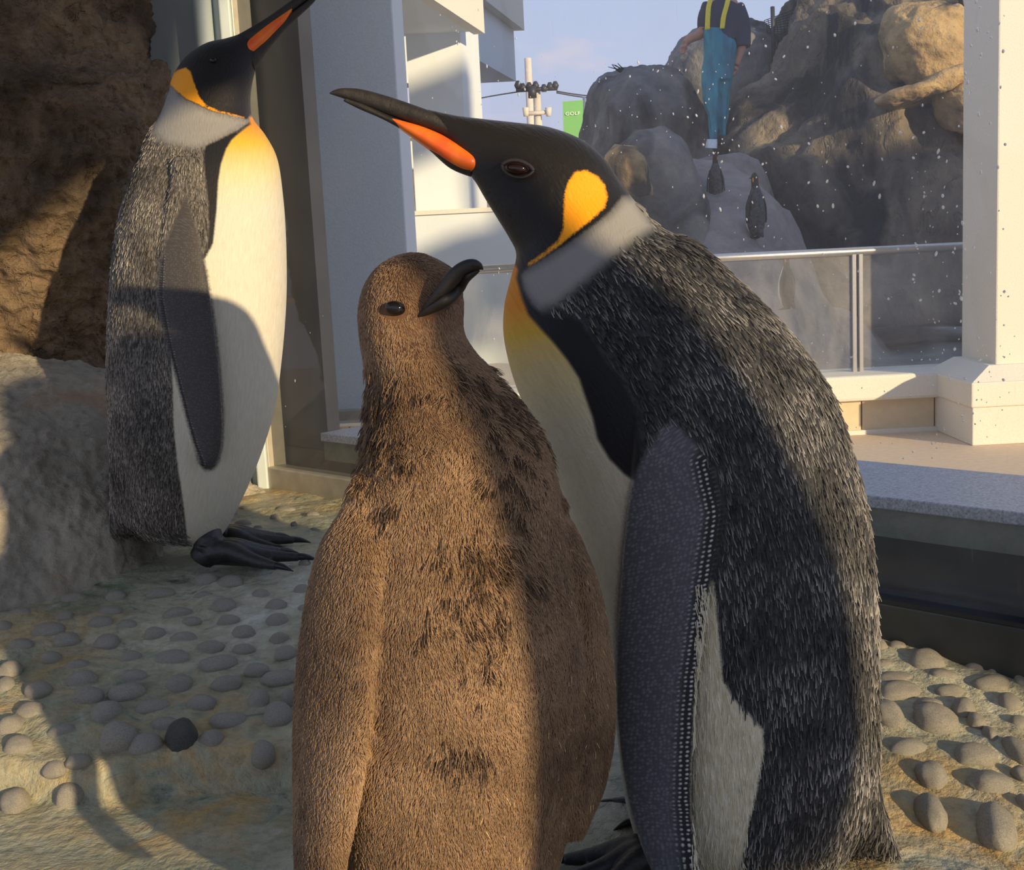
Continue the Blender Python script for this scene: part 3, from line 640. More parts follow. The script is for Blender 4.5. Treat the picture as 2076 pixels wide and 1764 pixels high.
def sample(me, N, attrs):
    me.calc_loop_triangles(); tri = np.empty(len(me.loop_triangles) * 3, np.int32); me.loop_triangles.foreach_get('vertices', tri); tri = tri.reshape(-1, 3)
    V = vco(me); nn = np.empty(len(V) * 3, np.float32); me.vertices.foreach_get('normal', nn); nn = nn.reshape(-1, 3)
    a, b, c = V[tri[:, 0]], V[tri[:, 1]], V[tri[:, 2]]; ar = np.linalg.norm(np.cross(b - a, c - a), axis=1)
    k = RNG.choice(len(tri), N, p=ar / ar.sum()); u = RNG.rand(N); w = RNG.rand(N); fl = u + w > 1; u[fl] = 1 - u[fl]; w[fl] = 1 - w[fl]
    B = np.stack([1 - u - w, u, w], -1)[:, :, None]; q = (V[tri[k]] * B).sum(1); m = (nn[tri[k]] * B).sum(1); m /= np.linalg.norm(m, axis=1)[:, None] + 1e-9
    out = {}
    for nm in attrs:
        z = np.empty(len(V), np.float32); me.attributes[nm].data.foreach_get('value', z); out[nm] = (z[tri[k]] * B[:, :, 0]).sum(1)
    return q, m, out
def strands(name, roots, dirs, bend, length, r0, r1, colr, colt, parent, k=5, label=None):
    """short feathers or down as hair curves; dirs = start direction, bend = end direction"""
    N = len(roots); t = np.linspace(0, 1, k)[None, :, None]
    pts = roots[:, None] + length[:, None, None] * (dirs[:, None] * t + (bend - dirs)[:, None] * .5 * t * t)
    cu = bpy.data.hair_curves.new(name); cu.add_curves([k] * N)
    cu.attributes['position'].data.foreach_set('vector', np.ascontiguousarray(pts.reshape(-1), np.float32))
    rad = r0[:, None] * (1 - t[..., 0]) + r1[:, None] * t[..., 0]
    ra = cu.attributes.get('radius') or cu.attributes.new('radius', 'FLOAT', 'POINT'); ra.data.foreach_set('value', np.ascontiguousarray(rad.reshape(-1), np.float32))
    cc = colr[:, None] * (1 - t) + colt[:, None] * t; cc = np.concatenate([cc, np.ones((N, k, 1))], 2)
    cu.attributes.new('tint', 'FLOAT_COLOR', 'POINT').data.foreach_set('color', np.ascontiguousarray(cc.reshape(-1), np.float32))
    o = link(name, None, None, None) if False else bpy.data.objects.new(name, cu); COL.objects.link(o); cu.materials.append(M['strand'])
    o.parent = parent; o.matrix_parent_inverse = parent.matrix_world.inverted(); stuff(o)
    if label: o['label'] = label
    return o
def build_strand_mat():
    t = NT('feather_strand'); t.lk(t.attr('tint').outputs['Color'], t.b.inputs['Base Color']); t.rough(.55); t.b.inputs['Specular IOR Level'].default_value = .35; return t.m
M['strand'] = build_strand_mat()
M['bill'] = m_rock('black_horn', [(.3, srgb(26, 23, 21)), (.6, srgb(44, 39, 35)), (.75, srgb(70, 62, 54))], 60, .0012, .58, 300)
def build_plate():
    t = NT('orange_bill_plate'); nn = t.noise(t.pos(), 30, 3); t.col(t.ramp(nn, (.35, srgb(236, 96, 36)), (.65, srgb(246, 128, 34)))); t.rough(.32); t.b.inputs['Subsurface Weight'].default_value = .1
    t.b.inputs['Subsurface Radius'].default_value = (.01, .004, .002); return t.m
M['plate'] = build_plate()
M['foot'] = m_rock('black_scaly_skin', [(.3, srgb(22, 22, 24)), (.6, srgb(48, 47, 46)), (.75, srgb(78, 74, 68))], 70, .0015, .38, 260)
M['claw'] = m_plain('black_claw', srgb(26, 25, 25), .3)
M['eye_brown'] = m_plain('brown_eye', srgb(52, 30, 20), .08, 0, 0, 80, .4)
M['eye_black'] = m_plain('dark_eye', srgb(20, 15, 12), .06)
M['lid'] = m_plain('eyelid_skin', srgb(58, 48, 40), .5, 0, .0004, 300)

def dress(me, sp, regions, flip, yel, collar, rear, ew, soft):
    V = vco(me); pp = proj(V)
    for nm, poly in regions.items(): fattr(me, nm, sdf(poly, pp))
    sf = np.min([sdf(cat(list(p_) + [p_[0]], 80)[:-1], pp) for p_ in flip], axis=0) + soft[2] * sstep(soft[1], soft[0], pp[:, 1]); fattr(me, 'sd_flip', sf)
    rd = sdf(list(rear) + [(x + 1.5, y + .5) for x, y in rear[::-1]], pp); fattr(me, 'flip_d', np.abs(rd)); fattr(me, 'flip_edge', sstep(ew, ew * .35, np.abs(rd))); fattr(me, 'yel', yel(pp)); fattr(me, 'collar', collar(pp))
    idx, T, fv, fu = flow_at(sp, pp); fattr(me, 'fu', fu); fattr(me, 'fv', fv)
def feathers(me, sp, parent, N, keep, L, rad, lo, hi, lift, name='feathers', pale=lambda p: 0 * p[:, 0]):
    at = ['sd_head', 'sd_belly', 'sd_stripe', 'sd_flip', 'collar']
    q, m, a = sample(me, N, at); pp = proj(q)
    ok = keep(a, pp); q, m, pp = q[ok], m[ok], pp[ok]; co = a['collar'][ok]
    _, T, _, _ = flow_at(sp, pp); d = T - m * (T * m).sum(1)[:, None] + RNG.normal(size=q.shape) * .12; d /= np.linalg.norm(d, axis=1)[:, None]
    n_ = len(q); ln = L * RNG.uniform(.7, 1.25, n_)
    tint = np.clip(.5 + .9 * fbm(q * 14, 3), .0, 1.)[:, None] * .5 + RNG.rand(n_, 1) * .5
    tint = np.clip(tint ** 1.7 + pale(pp)[:, None] * (.25 + .6 * RNG.rand(n_, 1)), 0, 1)
    cr = lin(lo)[None] * (.7 + .6 * RNG.rand(n_, 1)); ct = lin(lo)[None] * (1 - tint) + lin(hi)[None] * tint
    g_ = co[:, None]; ct = ct * (1 - g_) + lin((165, 162, 158))[None] * g_; cr = cr * (1 - g_) + lin((120, 118, 114))[None] * g_
    strands(name, q + m * .0002, d * 1 + m * lift, d * .9 - m * lift * .6, ln, np.full(n_, rad), np.full(n_, rad * .35), cr, ct, parent)
def foot(parent, heel, yaw, s, leg_top, nclaw=3):
    """webbed foot: three toes with webs and claws, a short scaly leg"""
    c, sn = math.cos(yaw), math.sin(yaw)
    def W(x, y, z): return np.array(heel) + s * np.array([c * x - sn * y, sn * x + c * y, z])
    shapes = [tube([W(-.012, 0, .012), W(.0, 0, .03), np.array(leg_top)], [.017 * s, .019 * s, .021 * s], 14, 10)]
    tips = []
    for a, ln in ((-.42, .098), (0, .115), (.42, .095)):
        pts = [W(-.008, 0, .02), W(.03 * math.cos(a), .03 * math.sin(a), .024), W(.065 * math.cos(a), .065 * math.sin(a), .013), W(ln * math.cos(a), ln * math.sin(a), .007)]
        shapes.append(tube(pts, [.016 * s, .0125 * s, .0095 * s, .0055 * s], 12, 14)); tips.append((W(ln * .97 * math.cos(a), ln * .97 * math.sin(a), .008), W((ln + .024) * math.cos(a), (ln + .024) * math.sin(a), .001)))
    web = [(0, 0), (.07 * math.cos(.42), -.07 * math.sin(.42)), (.078, -.014), (.082, .014), (.07 * math.cos(.42), .07 * math.sin(.42))]
    wv = [W(x, y, .004) for x, y in web] + [W(x, y, .010) for x, y in web]; nW = len(web)
    shapes.append((np.array(wv), [tuple(range(nW))[::-1], tuple(range(nW, 2 * nW))] + [(i, (i + 1) % nW, nW + (i + 1) % nW, nW + i) for i in range(nW)]))
    o = link('foot', union(shapes, .0022 * s, 3), M['foot'], parent)
    for a, b in tips: part('claw', tube([a, (a + b) / 2 + np.array([0, 0, .002]), b], [.0048 * s, .0038 * s, .0006], 10, 8), M['claw'], o)
    return o
def eyeball(name, px, py, d, w, h, m, parent, rot=0.):
    c = P(px, py, d); sx, sz = w / FPX * d, h / FPX * d
    V = iv * np.array([sx, sx * .6, sz]); cr, sr = math.cos(rot), math.sin(rot)
    V = np.stack([V[:, 0] * cr - V[:, 2] * sr, V[:, 1], V[:, 0] * sr + V[:, 2] * cr], -1) + c
    return part(name, (V, ifc), m, parent)

# ------------------------------------------------------------------ adult king penguin bending over the chick
AD = 1.36
ad_rings = [(1420, 1792, 1640, 1792, AD, .06), (1318, 1745, 1718, 1735, AD, .105), (1272, 1640, 1768, 1610, AD, .122), (1250, 1480, 1772, 1420, AD, .13), (1228, 1320, 1768, 1250, AD, .132), (1188, 1160, 1757, 1100, AD, .132), (1142, 1005, 1728, 950, AD, .130),
            (1085, 872, 1672, 790, AD, .126), (1045, 780, 1590, 670, AD, .118), (1022, 690, 1500, 577, AD, .104), (1022, 622, 1412, 498, AD, .088), (1036, 562, 1338, 464, AD, .072), (1047, 516, 1290, 413, AD - .002, .058),
            (1032, 482, 1258, 372, AD - .004, .05), (1007, 441, 1225, 323, AD - .005, .046), (983, 402, 1178, 283, AD - .005, .041), (966, 372, 1112, 258, AD - .005, .036), (952, 352, 1046, 249, AD - .005, .030), (945, 330, 988, 243, AD - .005, .0245), (922, 300, 936, 237, AD - .005, .0190), (893, 272, 897, 230, AD - .005, .0158), (862, 248, 866, 222, AD - .006, .010)]
ad_tail = [(1600, 1560, 1765, 1540, AD - .01, .07), (1610, 1640, 1782, 1630, AD - .01, .06), (1640, 1700, 1802, 1690, AD - .01, .045), (1690, 1735, 1822, 1738, AD - .012, .02)]
FL = [(1318, 740, 1400, 720, 1.262, 1.27), (1300, 800, 1418, 790, 1.248, 1.25), (1290, 860, 1434, 850, 1.242, 1.238), (1284, 930, 1450, 920, 1.242, 1.228), (1270, 1040, 1462, 1030, 1.25, 1.222), (1260, 1150, 1448, 1140, 1.256, 1.22), (1252, 1280, 1430, 1265, 1.258, 1.218), (1250, 1400, 1412, 1390, 1.258, 1.216), (1257, 1510, 1406, 1505, 1.256, 1.214), (1274, 1620, 1402, 1620, 1.25, 1.214), (1302, 1720, 1410, 1720, 1.244, 1.216), (1335, 1790, 1418, 1790, 1.24, 1.22), (1372, 1835, 1412, 1832, 1.236, 1.226)]
def flipper(rows, thick, shift=(0, 0), mirror=None, nr=70, ns=40):
    K = cat(np.array(rows, float), nr); C = []; A_ = []; B_ = []
    for i, r in enumerate(K):
        da, db = r[4], r[5]
        if mirror: da, db = 2 * mirror - da, 2 * mirror - db
        a, b = P(r[0] + shift[0], r[1] + shift[1], da), P(r[2] + shift[0], r[3] + shift[1], db); h = (b - a) / 2; hn = h / np.linalg.norm(h)
        v = (a + b) / 2 - CAM; v /= np.linalg.norm(v); bd = v - hn * (v @ hn); bd /= np.linalg.norm(bd)
        C.append((a + b) / 2); A_.append(h); B_.append(bd * thick * (1 if i > 4 else 1.6))
    return loft_core(np.array(C), np.array(A_), np.array(B_), ns, 2.2)
ad = thing('king_penguin', (P(1520, 1760, AD)[0], 1.3, 0), 'adult king penguin bending its head over the brown chick', 'penguin', 'king penguins in the room')
ad_me = union([loft(ad_rings, 150, 90, 2.15), loft(ad_tail, 40, 40, 2.4), flipper(FL, .011), flipper(FL, .011, (70, -20), AD)], .0032, 3)
ad_sp = spine(ad_rings)
AD_REG = {
 'sd_head': [(1300, 392), (1262, 396), (1240, 424), (1215, 448), (1182, 471), (1145, 497), (1109, 519), (1079, 537), (1056, 551), (1046, 540), (1036, 525), (980, 520), (600, 420), (600, 100), (1300, 100)],
 'sd_patch': [(1167, 348), (1189, 346), (1211, 358), (1226, 376), (1231, 398), (1226, 420), (1200, 445), (1171, 467), (1134, 497), (1094, 525), (1072, 539), (1070, 535), (1105, 511), (1131, 489), (1142, 464), (1143, 431), (1145, 394), (1152, 369)],
 'sd_stripe': [(1052, 545), (1047, 563), (1057, 601), (1071, 638), (1101, 672), (1124, 696), (1151, 730), (1175, 767), (1185, 798), (1202, 846), (1212, 890), (1236, 930), (1266, 961), (1290, 975), (1300, 940), (1290, 835), (1276, 801), (1253, 760), (1229, 737), (1209, 699), (1178, 658), (1161, 642), (1130, 645), (1100, 638), (1078, 618), (1060, 586), (1056, 556), (1064, 545)],
 'sd_belly': [(1046, 532), (1052, 548), (1049, 563), (1059, 601), (1073, 638), (1103, 672), (1124, 696), (1151, 730), (1175, 767), (1185, 798), (1202, 846), (1212, 890), (1236, 930), (1266, 961), (1285, 975), (1300, 1100), (1380, 1180), (1446, 1178), (1455, 1260), (1466, 1380), (1490, 1420), (1522, 1452), (1546, 1480), (1549, 1520), (1535, 1600), (1515, 1680), (1500, 1764), (1480, 1850), (900, 1850), (860, 560)]}
ad_flip_poly = [(1292, 850), (1284, 930), (1268, 1050), (1258, 1150), (1248, 1280), (1246, 1400), (1252, 1510), (1270, 1620), (1298, 1720), (1330, 1800), (1420, 1800), (1412, 1720), (1404, 1620), (1408, 1505), (1415, 1390), (1432, 1265), (1450, 1140), (1463, 1040), (1452, 930), (1420, 850), (1370, 790)]
def ad_yel(p):
    return np.clip(1 - (p[:, 1] - 560) / 330, 0, 1) ** 1.1 * np.clip(.62 + .4 * sstep(760, 560, p[:, 1]) + .1 * sstep(1100, 1040, p[:, 0]), 0, 1) + .10
ad_me_collar = [(1050, 560), (1064, 548), (1109, 522), (1182, 474), (1240, 428), (1262, 400), (1290, 400), (1330, 460), (1270, 500), (1200, 560), (1130, 620), (1090, 630), (1065, 600)]
dress(ad_me, ad_sp, AD_REG, [ad_flip_poly], ad_yel, lambda p: sstep(14, -22, sdf(ad_me_collar, p)) * .9,
      [(1440, 940), (1463, 1040), (1450, 1140), (1432, 1265), (1415, 1390), (1408, 1505), (1404, 1620), (1412, 1720), (1420, 1800)], 54, (800, 1010, 60))
M['plumage_adult'] = plumage('adult_plumage', 3.0, srgb(84, 84, 90), srgb(22, 22, 25), srgb(62, 63, 66), .8, 1.0)
body = link('body', ad_me, M['plumage_adult'], ad)
feathers(ad_me, ad_sp, ad, 44000, lambda a, p: (a['sd_head'] > 14) & (a['sd_belly'] > 2) & (a['sd_stripe'] > 10) & (a['sd_flip'] > 6) & (a['collar'] < .7) & (RNG.rand(len(p)) > a['collar'] * 1.3), .0128, .00105, (20, 20, 22), (212, 206, 199), .12)
def tufts(me, sp, parent, poly, N, L, rad, c0_, c1_, name):
    q, m, a = sample(me, N, ['fu']); pp = proj(q); ok = (sdf(poly, pp) < 0); q, m, pp = q[ok], m[ok], pp[ok]; _, T, _, _ = flow_at(sp, pp)
    d = T - m * (T * m).sum(1)[:, None] + RNG.normal(size=q.shape) * .1; d /= np.linalg.norm(d, axis=1)[:, None]; k = len(q)
    mixv = RNG.rand(k, 1); c = lin(c0_)[None] * (1 - mixv) + lin(c1_)[None] * mixv
    strands(name, q, d + m * .1, d, L * RNG.uniform(.6, 1.2, k), np.full(k, rad), np.full(k, rad * .3), c * .9, c, parent)
tufts(ad_me, ad_sp, ad, [(1410, 1185), (1446, 1185), (1462, 1380), (1540, 1480), (1545, 1520), (1530, 1600), (1505, 1764), (1480, 1830), (1400, 1830)], 90000, .013, .0006, (206, 194, 160), (240, 232, 210), 'flank_down')
up_rows = [(935, 262, 960, 312, AD - .005, .0120), (905, 238, 930, 294, AD - .005, .0155), (862, 222, 885, 270, AD - .005, .015), (820, 207, 835, 252, AD - .006, .0125), (780, 194, 790, 236, AD - .006, .0105), (735, 182, 742, 217, AD - .007, .0085), (700, 179, 704, 202, AD - .008, .006), (680, 182, 680, 194, AD - .008, .0035), (668, 188, 668, 190, AD - .008, .001)]
part('upper_bill', loft(up_rows, 60, 28, 2.2), M['bill'], ad)
lo_rows = [(948, 318, 955, 358, AD - .005, .016), (920, 296, 912, 340, AD - .005, .0145), (885, 272, 868, 302, AD - .005, .0125), (840, 252, 822, 268, AD - .006, .0105), (795, 236, 776, 242, AD - .006, .0085), (742, 212, 730, 222, AD - .007, .006), (700, 198, 696, 205, AD - .008, .002)]
lob = part('lower_bill', loft(lo_rows, 50, 24, 2.2), M['bill'], ad)
pl_rows = [(976, 333, 974, 347, AD - .006, .010), (962, 318, 950, 351, AD - .006, .0205), (930, 296, 915, 337, AD - .006, .0190), (895, 274, 878, 309, AD - .006, .0165), (855, 257, 840, 282, AD - .006, .0135), (818, 246, 808, 259, AD - .007, .0105), (788, 238, 786, 240, AD - .007, .006)]
part('bill_plate', loft(pl_rows, 40, 24, 2.4), M['plate'], lob, True, 0, 'orange plate along the lower bill')
ey = eyeball('eye', 1049, 342, AD - .042, 27, 13, M['eye_brown'], ad, -.18)
def lidring(pts, rad, d): return tube([P(x, y, d) for x, y in pts], rad, 10, 40)
part('eyelid', merge(lidring([(1018, 333), (1032, 326), (1052, 326), (1072, 335), (1082, 346)], .0022, AD - .05), lidring([(1018, 333), (1022, 345), (1036, 356), (1056, 360), (1072, 355), (1082, 346)], .0016, AD - .05)), M['lid'], ey)
foot(ad, (P(1345, 1730, 1.33)[0], 1.245, .004), math.radians(192), 1.12, P(1440, 1700, 1.33))
foot(ad, (P(1480, 1760, 1.4)[0], 1.36, .012), math.radians(170), 1.12, P(1500, 1690, 1.4))

# ------------------------------------------------------------------ stretching king penguin on the left
LD = 2.17
le_rings = [(330, 1102, 425, 1106, LD, .05), (262, 1072, 452, 1078, LD, .085), (238, 1000, 488, 1010, LD, .115), (232, 920, 524, 925, LD, .13), (228, 830, 553, 832, LD, .137), (226, 730, 569, 722, LD, .140), (231, 600, 578, 600, LD, .140), (242, 480, 577, 480, LD, .136), (262, 392, 571, 395, LD, .125), (283, 328, 560, 322, LD, .112), (304, 273, 536, 274, LD, .092), (327, 234, 511, 241, LD, .074),
            (342, 196, 506, 212, LD, .066), (349, 166, 507, 186, LD, .062), (362, 138, 511, 162, LD, .057), (386, 109, 516, 142, LD, .05), (422, 87, 521, 124, LD, .04), (460, 78, 526, 106, LD, .028), (490, 68, 530, 92, LD, .016)]
le_tail = [(232, 930, 345, 930, LD - .01, .07), (230, 1000, 345, 1000, LD - .012, .06), (226, 1060, 348, 1055, LD - .015, .04), (225, 1088, 345, 1078, LD - .015, .015)]
LF = [(352, 318, 398, 318, 2.06, 2.06), (346, 370, 408, 372, 2.048, 2.045), (336, 440, 414, 450, 2.04, 2.034), (326, 520, 414, 520, 2.036, 2.026), (322, 600, 426, 600, 2.034, 2.022), (338, 690, 439, 695, 2.032, 2.02), (358, 770, 447, 780, 2.032, 2.02), (378, 850, 451, 855, 2.034, 2.024), (394, 905, 448, 910, 2.036, 2.03), (408, 942, 436, 944, 2.04, 2.036)]
le = thing('king_penguin', (P(420, 1140, LD)[0], 2.1, .15), 'adult king penguin standing tall with its beak raised beside the rock', 'penguin', 'king penguins in the room')
le_me = union([loft(le_rings, 140, 80, 2.1), loft(le_tail, 30, 36, 2.4), flipper(LF, .012), flipper(LF, .012, (10, 10), LD)], .0042, 3)
le_sp = spine(le_rings)
LE_REG = {
 'sd_head': [(338, 168), (349, 174), (359, 187), (376, 201), (404, 214), (427, 225), (455, 231), (483, 236), (500, 242), (508, 232), (560, 225), (700, -90), (300, -90)],
 'sd_patch': [(361, 142), (376, 137), (386, 145), (393, 167), (404, 196), (418, 214), (444, 225), (470, 231), (496, 238), (496, 239), (455, 230), (427, 223), (404, 212), (376, 199), (359, 185), (346, 172), (340, 160), (352, 148)],
 'sd_stripe': [(507, 247), (483, 264), (464, 273), (438, 286), (418, 295), (413, 312), (415, 354), (421, 397), (424, 454), (420, 500), (408, 524), (416, 524), (432, 493), (439, 425), (442, 368), (448, 332), (459, 300), (470, 283), (487, 268), (508, 252)],
 'sd_belly': [(506, 238), (507, 250), (486, 268), (469, 283), (458, 300), (447, 332), (441, 368), (438, 425), (430, 493), (412, 524), (400, 620), (348, 650), (346, 700), (350, 780), (352, 860), (360, 940), (372, 1020), (380, 1095), (385, 1130), (480, 1130), (720, 900), (720, 220), (530, 232)]}
le_flip_poly = [(352, 345), (346, 372), (336, 440), (326, 520), (321, 600), (337, 690), (357, 770), (377, 850), (393, 905), (410, 950), (436, 950), (450, 910), (453, 855), (449, 780), (441, 695), (428, 600), (416, 520), (412, 450), (408, 390), (398, 345), (376, 325)]
le_collar = [(330, 200), (349, 178), (376, 203), (427, 227), (483, 239), (504, 246), (480, 264), (438, 284), (400, 300), (340, 290), (310, 270)]
dress(le_me, le_sp, LE_REG, [le_flip_poly], lambda p: np.clip(1 - (p[:, 1] - 244) / 190, 0, 1) ** 1.7 * .9 + .05, lambda p: sstep(14, -14, sdf(le_collar, p)) * .85,
      [(326, 520), (322, 600), (338, 690), (358, 770), (378, 850), (394, 905), (408, 942)], 8, (320, 560, 42))
M['plumage_left'] = plumage('stretching_plumage', 1.6, srgb(66, 62, 60), srgb(48, 45, 42), srgb(128, 122, 114), .25, .55)
link('body', le_me, M['plumage_left'], le)
feathers(le_me, le_sp, le, 42000, lambda a, p: (a['sd_head'] > 8) & (a['sd_belly'] > 2) & (a['sd_stripe'] > 5) & (a['sd_flip'] > 4) & (a['collar'] < .4), .011, .0010, (46, 42, 38), (222, 212, 198), .10)
lu = [(470, 78, 508, 104, LD, .019), (500, 62, 526, 80, LD, .0165), (540, 38, 560, 54, LD, .0135), (580, 10, 594, 26, LD, .011), (620, -20, 632, -6, LD, .0085), (650, -46, 658, -36, LD, .005), (668, -64, 670, -62, LD, .001)]
part('upper_bill', loft(lu, 40, 22, 2.2), M['bill'], le)
ll = [(505, 108, 516, 142, LD, .017), (525, 82, 540, 104, LD, .0145), (555, 56, 570, 68, LD, .012), (590, 28, 600, 38, LD, .009), (630, -4, 638, 2, LD, .006), (658, -38, 662, -34, LD, .001)]
llb = part('lower_bill', loft(ll, 40, 22, 2.2), M['bill'], le)
lp = [(483, 118, 490, 126, LD - .002, .012), (488, 101, 509, 119, LD - .002, .0215), (512, 77, 535, 97, LD - .002, .0195), (545, 51, 562, 68, LD - .002, .0165), (572, 32, 583, 44, LD - .002, .013), (592, 18, 594, 22, LD - .002, .007)]
part('bill_plate', loft(lp, 36, 22, 2.3), M['plate'], llb, True, 0, 'orange plate along the lower bill')
eyeball('eye', 432, 122, LD - .052, 7, 5, M['eye_black'], le)
foot(le, (PFl(428, 1158)[0], PFl(428, 1158)[1], .153), math.radians(4), 1.34, P(412, 1066, 2.16))
foot(le, (PFl(440, 1118)[0], PFl(440, 1118)[1] - .01, .153), math.radians(8), 1.25, P(420, 1060, 2.2))

# ------------------------------------------------------------------ brown downy chick
CD = 1.17
ch_rings = [(800, 1910, 1060, 1900, CD, .09), (706, 1810, 1128, 1790, CD, .125), (668, 1620, 1180, 1580, CD, .142), (655, 1420, 1196, 1390, CD, .146), (662, 1270, 1186, 1240, CD, .142), (680, 1130, 1160, 1100, CD, .132), (700, 1020, 1136, 975, CD, .12), (724, 930, 1106, 890, CD, .108), (737, 850, 1060, 825, CD, .096), (742, 785, 1014, 762, CD - .004, .084),
            (732, 735, 972, 715, CD - .01, .074), (724, 685, 947, 672, CD - .014, .067), (721, 630, 946, 618, CD - .016, .062), (734, 578, 944, 574, CD - .016, .057), (762, 540, 922, 545, CD - .014, .047), (796, 520, 890, 526, CD - .012, .034), (830, 512, 860, 514, CD - .012, .012)]
CFL = [(735, 960, 800, 985, 1.12, 1.105), (700, 1035, 775, 1060, 1.103, 1.072), (655, 1110, 765, 1130, 1.10, 1.045), (628, 1210, 756, 1250, 1.105, 1.035), (608, 1350, 748, 1390, 1.11, 1.03), (602, 1490, 740, 1500, 1.11, 1.03), (604, 1620, 722, 1620, 1.105, 1.03), (608, 1740, 695, 1740, 1.10, 1.04), (620, 1830, 676, 1830, 1.09, 1.05), (640, 1880, 660, 1880, 1.085, 1.07)]
CFR = [(1080, 1000, 1110, 995, 1.15, 1.17), (1120, 1085, 1158, 1080, 1.13, 1.165), (1165, 1180, 1196, 1180, 1.12, 1.17), (1182, 1290, 1222, 1290, 1.13, 1.19), (1186, 1400, 1234, 1400, 1.13, 1.20), (1184, 1500, 1232, 1500, 1.13, 1.20), (1172, 1590, 1214, 1590, 1.13, 1.19), (1158, 1650, 1188, 1650, 1.13, 1.17), (1150, 1700, 1162, 1700, 1.14, 1.16)]
chick = thing('penguin_chick', (P(920, 1900, CD)[0], 1.05, 0), 'fluffy brown king penguin chick standing below the bending adult', 'penguin')
ch_me = union([loft(ch_rings, 130, 80, 2.1, 7), flipper(CFL, .014), flipper(CFR, .012)], .004, 5)
def build_chick_mat():
    t = NT('brown_down_skin'); nn = t.noise(t.pos(), 40, 5); t.col(t.ramp(nn, (.35, srgb(70, 46, 28)), (.65, srgb(118, 82, 54)))); t.rough(.9); t.normal(t.bump(nn, .6, .004)); return t.m
link('body', ch_me, build_chick_mat(), chick)
ch_sp = spine(ch_rings); fattr(ch_me, 'fu', np.zeros(len(ch_me.vertices)))
def chick_down():
    q, m, _ = sample(ch_me, 330000, ['fu']); pp = proj(q)
    beakzone = sdf([(848, 650), (857, 615), (905, 545), (940, 520), (990, 530), (985, 560), (945, 600), (900, 632)], pp)
    eyezone = np.hypot((pp[:, 0] - 800) / 1.5, (pp[:, 1] - 625)); near = (q - CAM) @ _F < CD
    ear = np.hypot((pp[:, 0] - 772), (pp[:, 1] - 673) / 1.6)
    ok = ~((beakzone < -3) & near) & ~((eyezone < 19) & near) & ~((ear < 6) & near); q, m, pp = q[ok], m[ok], pp[ok]; k = len(q)
    _, T, _, _ = flow_at(ch_sp, pp)
    head = sstep(760, 690, pp[:, 1])
    T = T * .8 + np.array([0, 0, -.35]); swirl = np.stack([fbm(q * 9 + 3, 2), fbm(q * 9 + 40, 2), fbm(q * 9 + 80, 2)], -1)
    fine = np.stack([fbm(q * 45 + 3, 2), fbm(q * 45 + 40, 2), fbm(q * 45 + 80, 2)], -1)
    d = T + swirl * .55 + fine * .55 + RNG.normal(size=q.shape) * .22; d = d - m * (d * m).sum(1)[:, None]; d /= np.linalg.norm(d, axis=1)[:, None] + 1e-9
    G2 = lambda x, y, sx, sy: np.exp(-((pp[:, 0] - x) / sx) ** 2 - ((pp[:, 1] - y) / sy) ** 2)
    darkf = 1.0 * G2(960, 1180, 110, 110) + .85 * G2(1040, 900, 70, 130) + .8 * G2(770, 900, 70, 160) + .75 * G2(900, 800, 130, 70) + .8 * G2(930, 1530, 80, 60) + .5 * G2(1000, 1330, 80, 90) + .35 * G2(905, 545, 40, 18)
    blot = fbm(q * np.array([85, 85, 60]), 3); soft_ = fbm(q * 16, 2); dk = np.clip((darkf * .9 + blot * .85 + soft_ * .35 - .62) * 2.2, 0, 1) * sstep(.04, .2, darkf)
    dk = np.clip(dk, 0, .95)
    long_ = (dk > .3) & (head < .3) & (RNG.rand(k) < .6)
    ln = np.where(head > .5, .0052, .0070) * RNG.uniform(.7, 1.3, k) + np.where(long_, .009 * RNG.rand(k), 0)
    lift = np.where(head > .5, .30, .32) + np.where(long_, .25 * RNG.rand(k), 0)
    big = np.clip(.5 + .55 * fbm(q * 7, 3) + .25 * blot, 0, 1)[:, None]
    c = lin((108, 83, 60))[None] * (1 - big) + lin((170, 138, 104))[None] * big
    c = c * (1 - head[:, None] * .45) + lin((140, 112, 86))[None] * head[:, None] * .45
    isd = RNG.rand(k) < dk * .85; c[isd] = c[isd] * .25 + lin((44, 29, 19)) * .75
    c = c * RNG.uniform(.86, 1.14, (k, 1))
    pale = (RNG.rand(k) < .0022) & (pp[:, 0] > 960); c[pale] = lin((222, 190, 130)); ln[pale] *= 1.3
    strands('down', q - m * .0008, d * .75 + m * lift[:, None] * 1.4, d * 1.0 + m * (lift * .25)[:, None], ln, np.full(k, .00042), np.full(k, .00018), c, c, chick)
chick_down()
cu_rows = [(857, 622, 851, 634, 1.0970, .006), (874, 600, 872, 622, 1.0880, .011), (892, 576, 900, 603, 1.0820, .0135), (908, 553, 926, 578, 1.0780, .0135), (925, 537, 943, 561, 1.0740, .012), (945, 527, 960, 551, 1.0700, .0095), (963, 526, 972, 547, 1.0660, .007), (976, 534, 979, 547, 1.0640, .004), (980, 545, 980, 548, 1.0630, .001)]
part('upper_bill', loft(cu_rows, 50, 26, 2.3), M['bill'], chick)
cl_rows = [(852, 630, 846, 646, 1.0970, .006), (872, 616, 880, 634, 1.0890, .010), (898, 598, 914, 617, 1.0840, .012), (922, 576, 938, 593, 1.10, .0115), (942, 558, 951, 571, 1.0760, .009), (960, 548, 966, 557, 1.0720, .006), (971, 546, 973, 550, 1.0690, .002)]
part('lower_bill', loft(cl_rows, 40, 24, 2.3), M['bill'], chick)
ce_ = eyeball('eye', 801, 625, CD - .079, 21, 15, M['eye_black'], chick, -.25)
part('ear_opening', merge(tube([P(771, 665, CD - .066), P(772, 674, CD - .068), P(772, 684, CD - .066)], [.001, .0028, .001], 10, 10)), M['eye_black'], chick)
